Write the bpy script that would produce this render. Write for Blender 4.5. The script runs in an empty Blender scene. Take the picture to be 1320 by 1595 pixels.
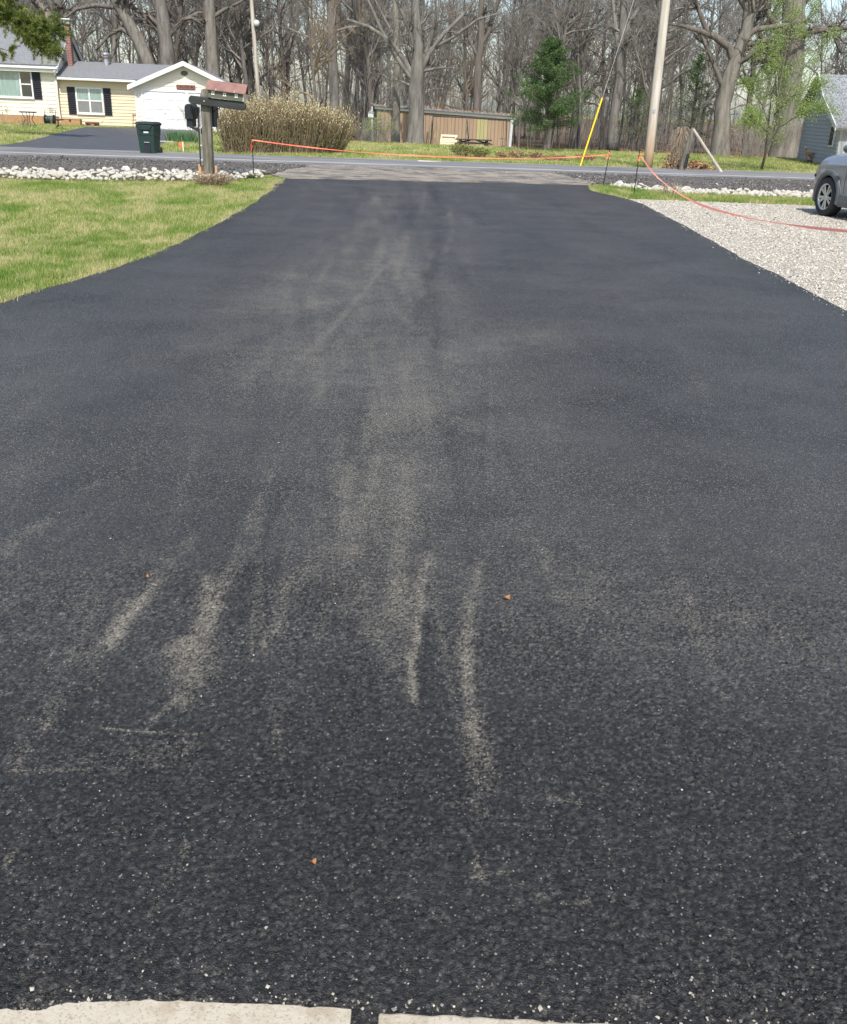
import bpy, math, random
import numpy as np
from mathutils import Vector, Matrix

# ------------------------------------------------------------------ camera, sky, sun, exposure
FPX, CXP, CYP, CAMH, RHO = 1500.0, 660.0, 797.5, 1.7, 0.038
TILT = math.atan((CYP - 165) / FPX)
_f = np.array([0, math.cos(TILT), -math.sin(TILT)])
_r0 = np.array([1.0, 0, 0]); _u0 = np.array([0, math.sin(TILT), math.cos(TILT)])
_u = _u0 * math.cos(RHO) - _r0 * math.sin(RHO)
_r = _r0 * math.cos(RHO) + _u0 * math.sin(RHO)

scene = bpy.context.scene
COL = scene.collection
cam = bpy.data.cameras.new('camera')
cam.sensor_fit = 'VERTICAL'; cam.sensor_height = 24; cam.lens = FPX / 1595 * 24
cam.clip_start = 0.05; cam.clip_end = 3000
camo = bpy.data.objects.new('camera', cam); COL.objects.link(camo)
camo.matrix_world = Matrix(((_r[0], _u[0], -_f[0], 0), (_r[1], _u[1], -_f[1], 0), (_r[2], _u[2], -_f[2], CAMH), (0, 0, 0, 1)))
scene.camera = camo

SUN_EL, SUN_AZ = math.radians(52), math.radians(175)   # azimuth clockwise from +Y: behind the camera, a little to the right
world = bpy.data.worlds.new('World'); scene.world = world; world.use_nodes = True
wn = world.node_tree.nodes; wl = world.node_tree.links
sky = wn.new('ShaderNodeTexSky'); sky.sky_type = 'NISHITA'; sky.sun_disc = False
sky.sun_elevation = SUN_EL; sky.sun_rotation = SUN_AZ; sky.altitude = 200
sky.air_density = 1.0; sky.dust_density = 1.6; sky.ozone_density = 1.0
bg = wn['Background']; bg.inputs['Strength'].default_value = 0.15
wl.new(sky.outputs[0], bg.inputs['Color'])
sun = bpy.data.lights.new('sun', 'SUN'); sun.energy = 3.6; sun.angle = math.radians(0.55); sun.color = (1.0, 0.95, 0.86)
suno = bpy.data.objects.new('sun', sun); COL.objects.link(suno)
_sv = Vector((math.sin(SUN_AZ) * math.cos(SUN_EL), math.cos(SUN_AZ) * math.cos(SUN_EL), math.sin(SUN_EL)))
suno.rotation_euler = _sv.to_track_quat('Z', 'Y').to_euler(); suno.location = (5, -10, 30)
scene.view_settings.view_transform = 'Standard'; scene.view_settings.look = 'None'
scene.view_settings.exposure = 0.62; scene.view_settings.gamma = 1.0
scene.view_settings.use_curve_mapping = False
scene.render.engine = 'CYCLES'
scene.cycles.max_bounces = 5; scene.cycles.diffuse_bounces = 3; scene.cycles.glossy_bounces = 2; scene.cycles.transmission_bounces = 3; scene.cycles.transparent_max_bounces = 6

# ------------------------------------------------------------------ surveying helpers: where a sight line meets the ground
def sm(a, b, t):
    t = min(1, max(0, (t - a) / (b - a))); return t * t * (3 - 2 * t)
def npsm(a, b, t):
    t = np.clip((t - a) / (b - a), 0, 1); return t * t * (3 - 2 * t)
def H(x, y):                     # terrain: level yard, ground falling away past the far lawn
    return -0.65 * sm(48.5, 55, y) * sm(-9, -4, x) - 0.15 * sm(60, 90, y)
def npH(x, y):
    return -0.65 * npsm(48.5, 55, y) * npsm(-9, -4, x) - 0.15 * npsm(60, 90, y)
def ray(px, py):
    return _f + _r * (px - CXP) / FPX + _u * (CYP - py) / FPX
def G(px, py, z=0.0):            # point on level z
    v = ray(px, py); k = (z - CAMH) / v[2]
    return Vector((v[0] * k, v[1] * k, z))
def D(px, py, Y):                # point at distance Y in front
    v = ray(px, py); k = Y / v[1]
    return Vector((v[0] * k, Y, CAMH + v[2] * k))

# ------------------------------------------------------------------ mesh helpers
_TF = {}; _CS = {}
class MB:
    def __init__(s): s.v = []; s.f = []
    def add(s, vs, fs):
        o = len(s.v); s.v.extend([tuple(p) for p in vs]); s.f.extend([tuple(i + o for i in q) for q in fs]); return s
    def box(s, c, d, rz=0, ry=0, rx=0, taper=1.0):
        R = Matrix.Rotation(rz, 3, 'Z') @ Matrix.Rotation(ry, 3, 'Y') @ Matrix.Rotation(rx, 3, 'X')
        vs = []
        for z in (-.5, .5):
            k = taper if z > 0 else 1
            for x, y in ((-.5, -.5), (.5, -.5), (.5, .5), (-.5, .5)):
                vs.append(Vector(c) + R @ Vector((x * d[0] * k, y * d[1] * k, z * d[2])))
        return s.add(vs, [(3, 2, 1, 0), (4, 5, 6, 7), (0, 1, 5, 4), (1, 2, 6, 5), (2, 3, 7, 6), (3, 0, 4, 7)])
    def bb(s, x0, x1, y0, y1, z0, z1):
        return s.box(((x0 + x1) / 2, (y0 + y1) / 2, (z0 + z1) / 2), (abs(x1 - x0), abs(y1 - y0), abs(z1 - z0)))
    def tube(s, pts, rad, n=6, cap=True):
        pts = np.array(pts, float) if isinstance(pts[0], np.ndarray) else np.asarray([tuple(p) for p in pts], float); m = len(pts)
        if np.isscalar(rad): rad = [rad] * m
        t = np.empty_like(pts); t[1:-1] = pts[2:] - pts[:-2]; t[0] = pts[1] - pts[0]; t[-1] = pts[-1] - pts[-2]
        t /= np.sqrt((t * t).sum(1))[:, None] + 1e-9
        e1 = np.zeros_like(t)
        if abs(t[0, 2]) < .8: e1[:, 0] = t[:, 1]; e1[:, 1] = -t[:, 0]
        else: e1[:, 1] = t[:, 2]; e1[:, 2] = -t[:, 1]
        e1 /= np.sqrt((e1 * e1).sum(1))[:, None] + 1e-9
        e2 = np.stack([t[:, 1] * e1[:, 2] - t[:, 2] * e1[:, 1], t[:, 2] * e1[:, 0] - t[:, 0] * e1[:, 2], t[:, 0] * e1[:, 1] - t[:, 1] * e1[:, 0]], 1)
        cs = _CS.get(n)
        if cs is None: an = np.arange(n) * 2 * math.pi / n; cs = _CS[n] = (np.cos(an)[None, :, None], np.sin(an)[None, :, None])
        ring = pts[:, None, :] + np.asarray(rad)[:, None, None] * (cs[0] * e1[:, None, :] + cs[1] * e2[:, None, :])
        o = len(s.v); s.v.extend(ring.reshape(-1, 3).tolist())
        q = _TF.get((m, n))
        if q is None:
            ii = np.arange(m - 1)[:, None] * n; jj = np.arange(n)[None]; kk = (jj + 1) % n
            q = _TF[(m, n)] = np.stack([ii + jj, ii + n + jj, ii + n + kk, ii + kk], -1).reshape(-1, 4)
        s.f.extend((q + o).tolist())
        if cap and n > 2:
            s.f.append(tuple(o + j for j in range(n))); s.f.append(tuple(o + (m - 1) * n + j for j in reversed(range(n))))
        return s
    def lathe(s, prof, c, axis='Z', n=24, close=False):
        vs = []; m = len(prof)
        for r, h in prof:
            for j in range(n):
                a = 2 * math.pi * j / n; x, y = r * math.cos(a), r * math.sin(a)
                p = (x, y, h) if axis == 'Z' else ((h, x, y) if axis == 'X' else (x, h, y))
                vs.append((p[0] + c[0], p[1] + c[1], p[2] + c[2]))
        fs = []
        for i in range(m - 1 + (1 if close else 0)):
            for j in range(n):
                k = (j + 1) % n; i2 = (i + 1) % m
                fs.append((i * n + j, i * n + k, i2 * n + k, i2 * n + j))
        return s.add(vs, fs)
    def prism(s, poly, y0, y1):          # poly of (x,z), extruded along y
        n = len(poly)
        vs = [(x, y0, z) for x, z in poly] + [(x, y1, z) for x, z in poly]
        return s.add(vs, [tuple(range(n)), tuple(reversed(range(n, 2 * n)))] + [(i, i + n, (i + 1) % n + n, (i + 1) % n) for i in range(n)])
    def plate(s, poly, z0, z1):          # poly of (x,y), extruded along z
        n = len(poly)
        vs = [(x, y, z0) for x, y in poly] + [(x, y, z1) for x, y in poly]
        return s.add(vs, [tuple(reversed(range(n))), tuple(range(n, 2 * n))] + [(i, (i + 1) % n, (i + 1) % n + n, i + n) for i in range(n)])
    def mesh(s, name, origin=(0, 0, 0), smooth=False):
        me = bpy.data.meshes.new(name)
        o = Vector(origin)
        me.from_pydata([(p[0] - o[0], p[1] - o[1], p[2] - o[2]) for p in s.v], [], s.f)
        if smooth: me.shade_smooth()
        me.update(); return me
    def build(s, name, mat, parent=None, origin=(0, 0, 0), smooth=False, bevel=0, fix=True):
        me = s.mesh(name, origin, smooth)
        if fix:
            import bmesh
            b = bmesh.new(); b.from_mesh(me); bmesh.ops.recalc_face_normals(b, faces=b.faces); b.to_mesh(me); b.free()
        return link(name, me, mat, parent, bevel)

def link(name, me, mat, parent=None, bevel=0):
    if mat and not me.materials: me.materials.append(mat)
    o = bpy.data.objects.new(name, me); COL.objects.link(o)
    if parent: o.parent = parent
    if bevel:
        b = o.modifiers.new('bevel', 'BEVEL'); b.width = bevel; b.segments = 2; b.limit_method = 'ANGLE'
    return o
def tag(o, label, cat, group=None, kind=None):
    o['label'] = label; o['category'] = cat
    if group: o['group'] = group
    if kind: o['kind'] = kind
    return o
def thing(name, label, cat, loc=(0, 0, 0), rz=0, group=None):
    o = bpy.data.objects.new(name, None); COL.objects.link(o)
    o.location = loc; o.rotation_euler = (0, 0, rz); o.empty_display_size = .2
    return tag(o, label, cat, group)
def struct(o, label=None):
    o['kind'] = 'structure'
    if label: o['label'] = label
    return o
def stuff(o, label, cat):
    return tag(o, label, cat, kind='stuff')
def copy_tree(o, parent=None):
    c = o.copy(); COL.objects.link(c); c.parent = parent
    for ch in list(o.children): copy_tree(ch, c)
    return c
def fast(name, V, T, mat, attrs=None, smooth=False):
    V = np.asarray(V, np.float32); T = np.asarray(T, np.int32); k = T.shape[1]
    me = bpy.data.meshes.new(name)
    me.vertices.add(len(V)); me.vertices.foreach_set('co', V.ravel())
    me.loops.add(T.size); me.loops.foreach_set('vertex_index', T.ravel())
    me.polygons.add(len(T)); me.polygons.foreach_set('loop_start', np.arange(0, T.size, k, dtype=np.int32))
    if smooth: me.polygons.foreach_set('use_smooth', np.ones(len(T), bool))
    for an, av in (attrs or {}).items():
        at = me.attributes.new(an, 'FLOAT', 'POINT'); at.data.foreach_set('value', np.asarray(av, np.float32))
    me.update(calc_edges=True); me.validate()
    return link(name, me, mat)

# value noise for scattering
_rs = np.random.RandomState(5); _NT = _rs.rand(256, 256)
def vnoise(x, y, s):
    x = np.asarray(x) * s + 91.3; y = np.asarray(y) * s + 37.7
    xi = np.floor(x).astype(int); yi = np.floor(y).astype(int); fx = x - xi; fy = y - yi
    fx = fx * fx * (3 - 2 * fx); fy = fy * fy * (3 - 2 * fy)
    a = _NT[xi % 256, yi % 256]; b = _NT[(xi + 1) % 256, yi % 256]; c = _NT[xi % 256, (yi + 1) % 256]; d = _NT[(xi + 1) % 256, (yi + 1) % 256]
    return (a * (1 - fx) + b * fx) * (1 - fy) + (c * (1 - fx) + d * fx) * fy
def inpoly(x, y, poly):
    r = np.zeros(np.shape(x), bool); n = len(poly)
    for i in range(n):
        x0, y0 = poly[i][0], poly[i][1]; x1, y1 = poly[(i + 1) % n][0], poly[(i + 1) % n][1]
        if y0 == y1: continue
        c = ((y0 > y) != (y1 > y)) & (x < (x1 - x0) * (y - y0) / (y1 - y0) + x0); r ^= c
    return r

# ------------------------------------------------------------------ materials
def nodes(name):
    m = bpy.data.materials.new(name); m.use_nodes = True
    nt = m.node_tree; b = nt.nodes['Principled BSDF']; return m, nt, b
def N(nt, t, **kw):
    n = nt.nodes.new(t)
    for k, v in kw.items():
        if k in n.inputs: n.inputs[k].default_value = v
        else: setattr(n, k, v)
    return n
def c4(c): return (c[0], c[1], c[2], 1)
def ramp(nt, src, stops):
    r = nt.nodes.new('ShaderNodeValToRGB'); e = r.color_ramp.elements
    while len(e) < len(stops): e.new(0.5)
    for el, (p, c) in zip(e, stops): el.position = p; el.color = c4(c) if len(c) == 3 else c
    nt.links.new(src, r.inputs[0]); return r.outputs[0]
def mixc(nt, fac, a, b, mode='MIX'):
    m = nt.nodes.new('ShaderNodeMix'); m.data_type = 'RGBA'; m.blend_type = mode
    for s, i in ((fac, 0), (a, 6), (b, 7)):
        if isinstance(s, (int, float)): m.inputs[i].default_value = s
        elif isinstance(s, tuple): m.inputs[i].default_value = c4(s)
        else: nt.links.new(s, m.inputs[i])
    return m.outputs[2]
def math_(nt, op, a, b=0.0, clamp=False):
    m = nt.nodes.new('ShaderNodeMath'); m.operation = op; m.use_clamp = clamp
    for s, i in ((a, 0), (b, 1)):
        if isinstance(s, (int, float)): m.inputs[i].default_value = s
        else: nt.links.new(s, m.inputs[i])
    return m.outputs[0]
def coord(nt, kind='Object', scale=(1, 1, 1)):
    t = nt.nodes.new('ShaderNodeTexCoord'); mp = nt.nodes.new('ShaderNodeMapping'); mp.inputs['Scale'].default_value = scale
    nt.links.new(t.outputs[kind], mp.inputs[0]); return mp.outputs[0]
def noise(nt, co, scale, detail=4, rough=.55):
    n = N(nt, 'ShaderNodeTexNoise', Scale=scale, Detail=detail, Roughness=rough); nt.links.new(co, n.inputs['Vector']); return n.outputs['Fac']
def bump(nt, b, h, strength=.5, dist=.01):
    n = N(nt, 'ShaderNodeBump', Strength=strength, Distance=dist); nt.links.new(h, n.inputs['Height']); nt.links.new(n.outputs[0], b.inputs['Normal'])
def mat(name, c1, c2=None, scale=8, rough=.7, bumps=0, dist=.01, stretch=(1, 1, 1), metal=0, spec=.4, lo=.35, hi=.65, detail=5):
    m, nt, b = nodes(name); c2 = c2 or tuple(x * .75 for x in c1)
    co = coord(nt, 'Object', stretch); n = noise(nt, co, scale, detail)
    nt.links.new(ramp(nt, n, [(lo, c1), (hi, c2)]), b.inputs['Base Color'])
    b.inputs['Roughness'].default_value = rough; b.inputs['Metallic'].default_value = metal; b.inputs['Specular IOR Level'].default_value = spec
    if bumps: bump(nt, b, noise(nt, co, scale * 2.5, 5, .6), bumps, dist)
    return m
def leafmat(name, stops, rough=.6, trans=.35, attr='tint'):
    m, nt, b = nodes(name)
    a = nt.nodes.new('ShaderNodeAttribute'); a.attribute_name = attr
    c = ramp(nt, a.outputs['Fac'], stops); nt.links.new(c, b.inputs['Base Color'])
    b.inputs['Roughness'].default_value = rough; b.inputs['Specular IOR Level'].default_value = .25
    t = nt.nodes.new('ShaderNodeBsdfTranslucent'); nt.links.new(c, t.inputs[0])
    mx = nt.nodes.new('ShaderNodeMixShader'); mx.inputs[0].default_value = trans
    nt.links.new(b.outputs[0], mx.inputs[1]); nt.links.new(t.outputs[0], mx.inputs[2])
    nt.links.new(mx.outputs[0], nt.nodes['Material Output'].inputs[0]); return m

def asphalt_mat():
    m, nt, b = nodes('fresh_asphalt'); L = nt.links.new
    co = coord(nt)
    def att(n):
        a = nt.nodes.new('ShaderNodeAttribute'); a.attribute_name = n; return a.outputs['Fac']
    near, agg, gap, dust, fresh = att('near'), att('agg'), att('gap'), att('dust'), att('fresh')
    v1 = N(nt, 'ShaderNodeTexVoronoi', Scale=120.0, Randomness=1.0); L(co, v1.inputs['Vector'])
    v2 = N(nt, 'ShaderNodeTexVoronoi', Scale=260.0, Randomness=1.0); L(co, v2.inputs['Vector'])
    big = noise(nt, co, 1.1, 6, .62); mid = noise(nt, co, 7.0, 6, .7); fine = noise(nt, co, 330.0, 3, .6)
    cell = N(nt, 'ShaderNodeSeparateColor'); L(v1.outputs['Color'], cell.inputs[0])
    cell2 = N(nt, 'ShaderNodeSeparateColor'); L(v2.outputs['Color'], cell2.inputs[0])
    def mixf(f, a, c): 
        return math_(nt, 'ADD', math_(nt, 'MULTIPLY', a, math_(nt, 'SUBTRACT', 1.0, f)), math_(nt, 'MULTIPLY', c, f))
    stone = mixf(near, cell.outputs[0], agg); gp = mixf(near, math_(nt, 'MULTIPLY', v1.outputs['Distance'], 1.0), gap)
    # bitumen-coated stones: nearly black binder, charcoal to grey tops, a few scuffed pale ones
    base = ramp(nt, stone, [(0, (.009, .009, .0095)), (.4, (.023, .022, .0212)), (.72, (.052, .0495, .0465)), (.9, (.105, .10, .092)), (1, (.25, .23, .19))])
    base = mixc(nt, ramp(nt, gp, [(.36, (0, 0, 0)), (.66, (1, 1, 1))]), base, (.004, .004, .0045))
    base = mixc(nt, ramp(nt, fine, [(.55, (0, 0, 0)), (.8, (.6, .6, .6))]), base, (.10, .098, .094))
    base = mixc(nt, math_(nt, 'MULTIPLY', ramp(nt, big, [(.3, (.15, .15, .15)), (.7, (.7, .7, .7))]), math_(nt, 'SUBTRACT', 1.0, math_(nt, 'MULTIPLY', near, .75))), base, (.076, .0735, .070))
    base = mixc(nt, math_(nt, 'MULTIPLY', fresh, .5), base, (0.0, 0.0, 0.0))
    pick = math_(nt, 'ADD', math_(nt, 'MULTIPLY', mixf(near, cell.outputs[1], math_(nt, 'SUBTRACT', 1.0, gap)), .45), math_(nt, 'ADD', math_(nt, 'MULTIPLY', cell2.outputs[0], .33), math_(nt, 'MULTIPLY', fine, .22)))
    dd = math_(nt, 'MULTIPLY', math_(nt, 'MULTIPLY', dust, math_(nt, 'SUBTRACT', 1.0, math_(nt, 'MULTIPLY', fresh, .35))), math_(nt, 'ADD', math_(nt, 'MULTIPLY', mid, 1.3), .35))
    dm = math_(nt, 'MULTIPLY', math_(nt, 'SUBTRACT', math_(nt, 'ADD', dd, pick), .83), 1.45, True)
    dm = math_(nt, 'MULTIPLY', math_(nt, 'MINIMUM', dm, .62), ramp(nt, gp, [(.30, (1, 1, 1)), (.70, (.22, .22, .22))]))
    dm = math_(nt, 'MULTIPLY', dm, math_(nt, 'ADD', math_(nt, 'MULTIPLY', cell2.outputs[1], .9), .35), True)
    base = mixc(nt, dm, base, (.34, .305, .235))
    speck = ramp(nt, cell2.outputs[1], [(.990, (0, 0, 0)), (.994, (1, 1, 1))])
    base = mixc(nt, math_(nt, 'MULTIPLY', speck, .6), base, (.34, .315, .25))
    L(base, b.inputs['Base Color'])
    L(ramp(nt, cell2.outputs[2], [(0, (.3, .3, .3)), (1, (.7, .7, .7))]), b.inputs['Roughness'])
    b.inputs['Specular IOR Level'].default_value = .28
    h1 = math_(nt, 'MULTIPLY', v1.outputs['Distance'], math_(nt, 'SUBTRACT', math_(nt, 'MULTIPLY', near, .9), 1.0)); h2 = math_(nt, 'MULTIPLY', v2.outputs['Distance'], -.5)
    h = math_(nt, 'ADD', math_(nt, 'ADD', h1, h2), math_(nt, 'ADD', math_(nt, 'MULTIPLY', math_(nt, 'MULTIPLY', cell.outputs[0], .5), math_(nt, 'SUBTRACT', 1.0, near)), math_(nt, 'MULTIPLY', fine, .35)))
    bump(nt, b, h, .85, .006)
    return m

M = {}
M['asphalt'] = asphalt_mat()
def concrete_mat():
    m, nt, b = nodes('concrete'); co = coord(nt)
    n1 = noise(nt, co, 9, 7, .65); n2 = noise(nt, co, 160, 4, .7); n3 = noise(nt, co, 34, 5, .6)
    c = ramp(nt, n1, [(.3, (.36, .315, .24)), (.5, (.43, .385, .305)), (.7, (.30, .245, .17))])
    c = mixc(nt, ramp(nt, n2, [(.36, (.7, .7, .7)), (.46, (0, 0, 0))]), c, (.22, .17, .11))
    c = mixc(nt, ramp(nt, n3, [(.64, (0, 0, 0)), (.72, (.6, .6, .6))]), c, (.20, .15, .095))
    n4 = noise(nt, co, 5.5, 6, .7); c = mixc(nt, ramp(nt, n4, [(.66, (0, 0, 0)), (.74, (.75, .75, .75))]), c, (.055, .05, .045))
    nt.links.new(c, b.inputs['Base Color']); b.inputs['Roughness'].default_value = .9; bump(nt, b, n2, .6, .003); return m
M['concrete'] = concrete_mat()
M['road'] = mat('old_road', (.24, .235, .23), (.105, .105, .108), 3, .75, .4, .01, (.15, 1.6, 1))
M['millings'] = mat('dark_millings', (.06, .055, .05), (.16, .145, .13), 14, .9, 1.0, .05, detail=8)
M['apron'] = mat('scraped_apron', (.26, .225, .18), (.10, .093, .085), 2.2, .9, .8, .02, (.5, 1.2, 1), lo=.42, hi=.62, detail=9)
M['ndrive'] = mat('sealed_drive', (.075, .077, .082), (.055, .056, .061), 2, .6, .4, .01)
M['gravelbase'] = mat('gravel_bed', (.52, .48, .40), (.30, .27, .22), 60, .95, .8, .02, detail=9)
def rockmat():
    m, nt, b = nodes('limestone'); co = coord(nt); n = noise(nt, co, 9, 6, .65); oi = nt.nodes.new('ShaderNodeObjectInfo')
    c = ramp(nt, n, [(.32, (.56, .53, .46)), (.66, (.30, .275, .225))])
    c = mixc(nt, math_(nt, 'MULTIPLY', oi.outputs['Random'], .55), c, ramp(nt, math_(nt, 'FRACT', math_(nt, 'MULTIPLY', oi.outputs['Random'], 7.3)), [(0, (.30, .29, .28)), (.5, (.56, .49, .38)), (1, (.70, .68, .62))]))
    nt.links.new(c, b.inputs['Base Color']); b.inputs['Roughness'].default_value = .9; bump(nt, b, n, .7, .02); return m
M['rock'] = rockmat()
M['wood_grey'] = mat('weathered_wood', (.20, .18, .145), (.075, .07, .05), 14, .9, .6, .01, (1, 1, .12))
M['pole'] = mat('pole_wood', (.50, .455, .385), (.33, .29, .235), 10, .85, .4, .01, (1, 1, .08))
M['polebase'] = mat('pole_base_wood', (.36, .27, .18), (.26, .17, .10), 10, .85, .4, .01, (1, 1, .1))
M['blackbeam'] = mat('blackened_beam', (.040, .042, .040), (.025, .027, .026), 8, .8, .5, .006, (.2, 1, 1))
M['blackmetal'] = mat('black_metal', (.018, .02, .024), (.012, .013, .016), 5, .5)
M['olive'] = mat('olive_paint', (.115, .12, .085), (.09, .095, .065), 6, .7)
M['rust'] = mat('brown_roof_metal', (.25, .135, .11), (.18, .095, .08), 5, .6, .2, .004)
M['white'] = mat('white_paint', (.72, .72, .70), (.66, .66, .64), 3, .5)
M['cream'] = mat('cream_paint', (.74, .68, .50), (.68, .61, .43), 4, .6)
M['siding'] = mat('yellow_siding', (.75, .70, .575), (.71, .66, .53), 1.2, .6)
M['siding2'] = mat('tan_yellow_siding', (.68, .585, .42), (.63, .54, .375), 1.2, .6)
M['greysiding'] = mat('grey_siding', (.345, .37, .40), (.305, .33, .36), 2, .65)
M['shingle'] = mat('grey_shingle', (.22, .225, .23), (.14, .145, .15), 7, .9, .7, .02, (1, 3, 3), detail=8)
M['shingle2'] = mat('pale_shingle', (.26, .27, .285), (.13, .135, .145), 6, .9, .7, .02, (1, 2.5, 2.5), lo=.42, hi=.58, detail=8)
M['shutter'] = mat('navy_shutter', (.018, .021, .032), (.014, .016, .025), 5, .5)
M['foundation'] = mat('tan_block', (.40, .24, .12), (.33, .19, .09), 6, .85, .4)
M['tanshed'] = mat('tan_board', (.34, .245, .165), (.285, .20, .13), 2.2, .8, .3, .01, (2, 2, .25))
M['greenpanel'] = mat('algae_board', (.40, .36, .19), (.31, .28, .13), 2.2, .8, .3, .01, (2, 2, .25))
M['darkwood'] = mat('dark_stained_wood', (.05, .04, .034), (.03, .025, .02), 9, .7)
M['galv'] = mat('galvanised', (.42, .43, .44), (.30, .31, .32), 9, .5, metal=.5)
M['canplastic'] = mat('green_bin_plastic', (.012, .032, .027), (.017, .041, .034), 5, .5, .15, .004)
M['lidplastic'] = mat('bin_lid_plastic', (.015, .020, .019), (.021, .026, .025), 5, .45)
M['labelpaint'] = mat('bin_label', (.62, .64, .62), (.5, .52, .5), 30, .6)
M['tape'] = mat('flagging_tape', (.95, .15, .09), (.90, .20, .11), 9, .45)
M['tapepale'] = mat('faded_tape', (.92, .27, .21), (.88, .36, .28), 9, .45)
M['yellow'] = mat('guy_guard', (.85, .60, .02), (.80, .55, .02), 5, .4)
M['newwood'] = mat('new_pine_board', (.55, .37, .20), (.46, .30, .15), 12, .8, .2, .005, (1, 1, .15))
M['redmetal'] = mat('red_enamel', (.22, .045, .03), (.16, .035, .025), 6, .6)
M['signwood'] = mat('brown_sign', (.20, .095, .075), (.15, .07, .055), 9, .8)
M['signink'] = mat('sign_letters', (.035, .02, .018), None, 9, .8)
M['pvc'] = mat('pale_post', (.58, .61, .62), (.5, .53, .54), 5, .6)

def bark(name, a, b_, sc=5):
    m, nt, b = nodes(name); co = coord(nt, 'Object', (1, 1, .18))
    n = noise(nt, co, sc, 7, .7); n2 = noise(nt, coord(nt), 1.1, 4)
    c = ramp(nt, n, [(.32, b_), (.62, a)]); c = mixc(nt, math_(nt, 'MULTIPLY', n2, .5), c, tuple(x * .6 for x in a))
    nt.links.new(c, b.inputs['Base Color']); b.inputs['Roughness'].default_value = .9; b.inputs['Specular IOR Level'].default_value = .15
    bump(nt, b, n, 1.0, .04); return m
M['bark'] = bark('grey_bark', (.235, .218, .195), (.07, .063, .055))
M['bark2'] = bark('brown_bark', (.19, .168, .145), (.06, .052, .045))
M['barkpale'] = bark('pale_bark', (.265, .24, .205), (.075, .066, .055))
M['twig'] = bark('twig_bark', (.27, .248, .222), (.155, .14, .122))
M['twigred'] = bark('red_twig', (.27, .21, .14), (.16, .12, .08))
M['vine'] = mat('dry_vine', (.42, .33, .235), (.24, .18, .125), 9, .9)
M['deadleaf'] = leafmat('dead_leaves', [(0, (.12, .06, .035)), (.5, (.30, .16, .085)), (1, (.48, .33, .2))], .8, .1)
M['grass'] = leafmat('grass_blades', [(0, (.13, .235, .035)), (.3, (.215, .325, .06)), (.5, (.36, .40, .12)), (.72, (.56, .48, .24)), (1, (.70, .60, .36))], .55, .35)
M['needle'] = leafmat('pine_needles', [(0, (.06, .095, .022)), (.6, (.15, .20, .045)), (1, (.27, .28, .075))], .5, .2)
M['cedar'] = leafmat('cedar_foliage', [(0, (.03, .065, .028)), (.6, (.075, .135, .045)), (1, (.17, .23, .08))], .6, .2)
M['youngleaf'] = leafmat('young_leaves', [(0, (.19, .29, .06)), (.6, (.30, .40, .11)), (1, (.46, .51, .22))], .5, .45)
M['catkin'] = leafmat('pale_catkins', [(0, (.42, .33, .16)), (.5, (.68, .58, .32)), (1, (.80, .74, .52))], .8, .2)
M['shrubleaf'] = leafmat('shrub_leaves', [(0, (.07, .10, .02)), (.6, (.16, .20, .035)), (1, (.34, .30, .10))], .6, .3)
M['daff'] = leafmat('daffodil_leaves', [(0, (.035, .10, .045)), (.7, (.09, .19, .09)), (1, (.30, .36, .16))], .5, .3)

# ------------------------------------------------------------------ outlines on the ground (world metres)
def GP(lst, z=0): return [G(a, b, z) for a, b in lst]
drive_left = GP([(445, 280), (432, 294), (400, 316), (352, 346), (300, 371), (240, 400), (150, 432), (60, 456), (0, 478)])
drive_right = GP([(915, 289), (917, 297), (940, 303), (976, 311), (1004, 322), (1050, 345), (1110, 378), (1162, 408), (1240, 446), (1320, 490)])
DL = np.array([(p.x, p.y) for p in drive_left] + [(-3.78, 5.5), (-3.8, 0.2)])[::-1]
DR = np.array([(p.x, p.y) for p in drive_right] + [(4.02, 5.5), (4.0, 0.2)])[::-1]
def dleft(y): return np.interp(y, DL[:, 1], DL[:, 0])
def dright(y): return np.interp(y, DR[:, 1], DR[:, 0])
def road_near(x): return 29.35 + .10 * x
def road_far(x): return 32.95 + .105 * x
ndrive_poly = GP([(-40, 232), (0, 228), (40, 222), (72, 214), (100, 206), (135, 198.5), (215, 199.5), (318, 204.5), (262, 221), (250, 227), (250, 240.5), (0, 236), (-40, 234)])
gravel_poly = [(p.x, p.y) for p in GP([(976, 311), (1120, 316), (1255, 321)])] + [(11.5, 21.6), (16, 21.0), (16, 0.5), (4.0, 0.5), (4.02, 5.5)] + [(p.x, p.y) for p in reversed(drive_right[3:])]
lrock_poly = [(-14.5, 19.75), (-8.8, 20.4), (-6.4, 21.2), (-4.9, 21.9), (-3.95, 23.45), (-4.1, 24.2), (-5.6, 23.5), (-7, 23.0), (-9.2, 22.2), (-14.5, 21.6)]
rrock_poly = [(4.25, 25.2), (4.9, 24.5), (5.6, 23.6), (7.5, 23.55), (9.5, 23.9), (12, 24.2), (16, 24.6), (16, 26.1), (11, 25.3), (9, 25.1), (6.8, 24.75), (5.2, 25.2), (4.6, 25.9)]
wood_edge = [(-60, 66), (-8, 66), (-4.2, 53), (3, 57), (6, 52), (9, 50.5), (13, 49), (20, 56), (60, 60), (200, 60), (200, 400), (-200, 400), (-200, 66)]

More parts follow.
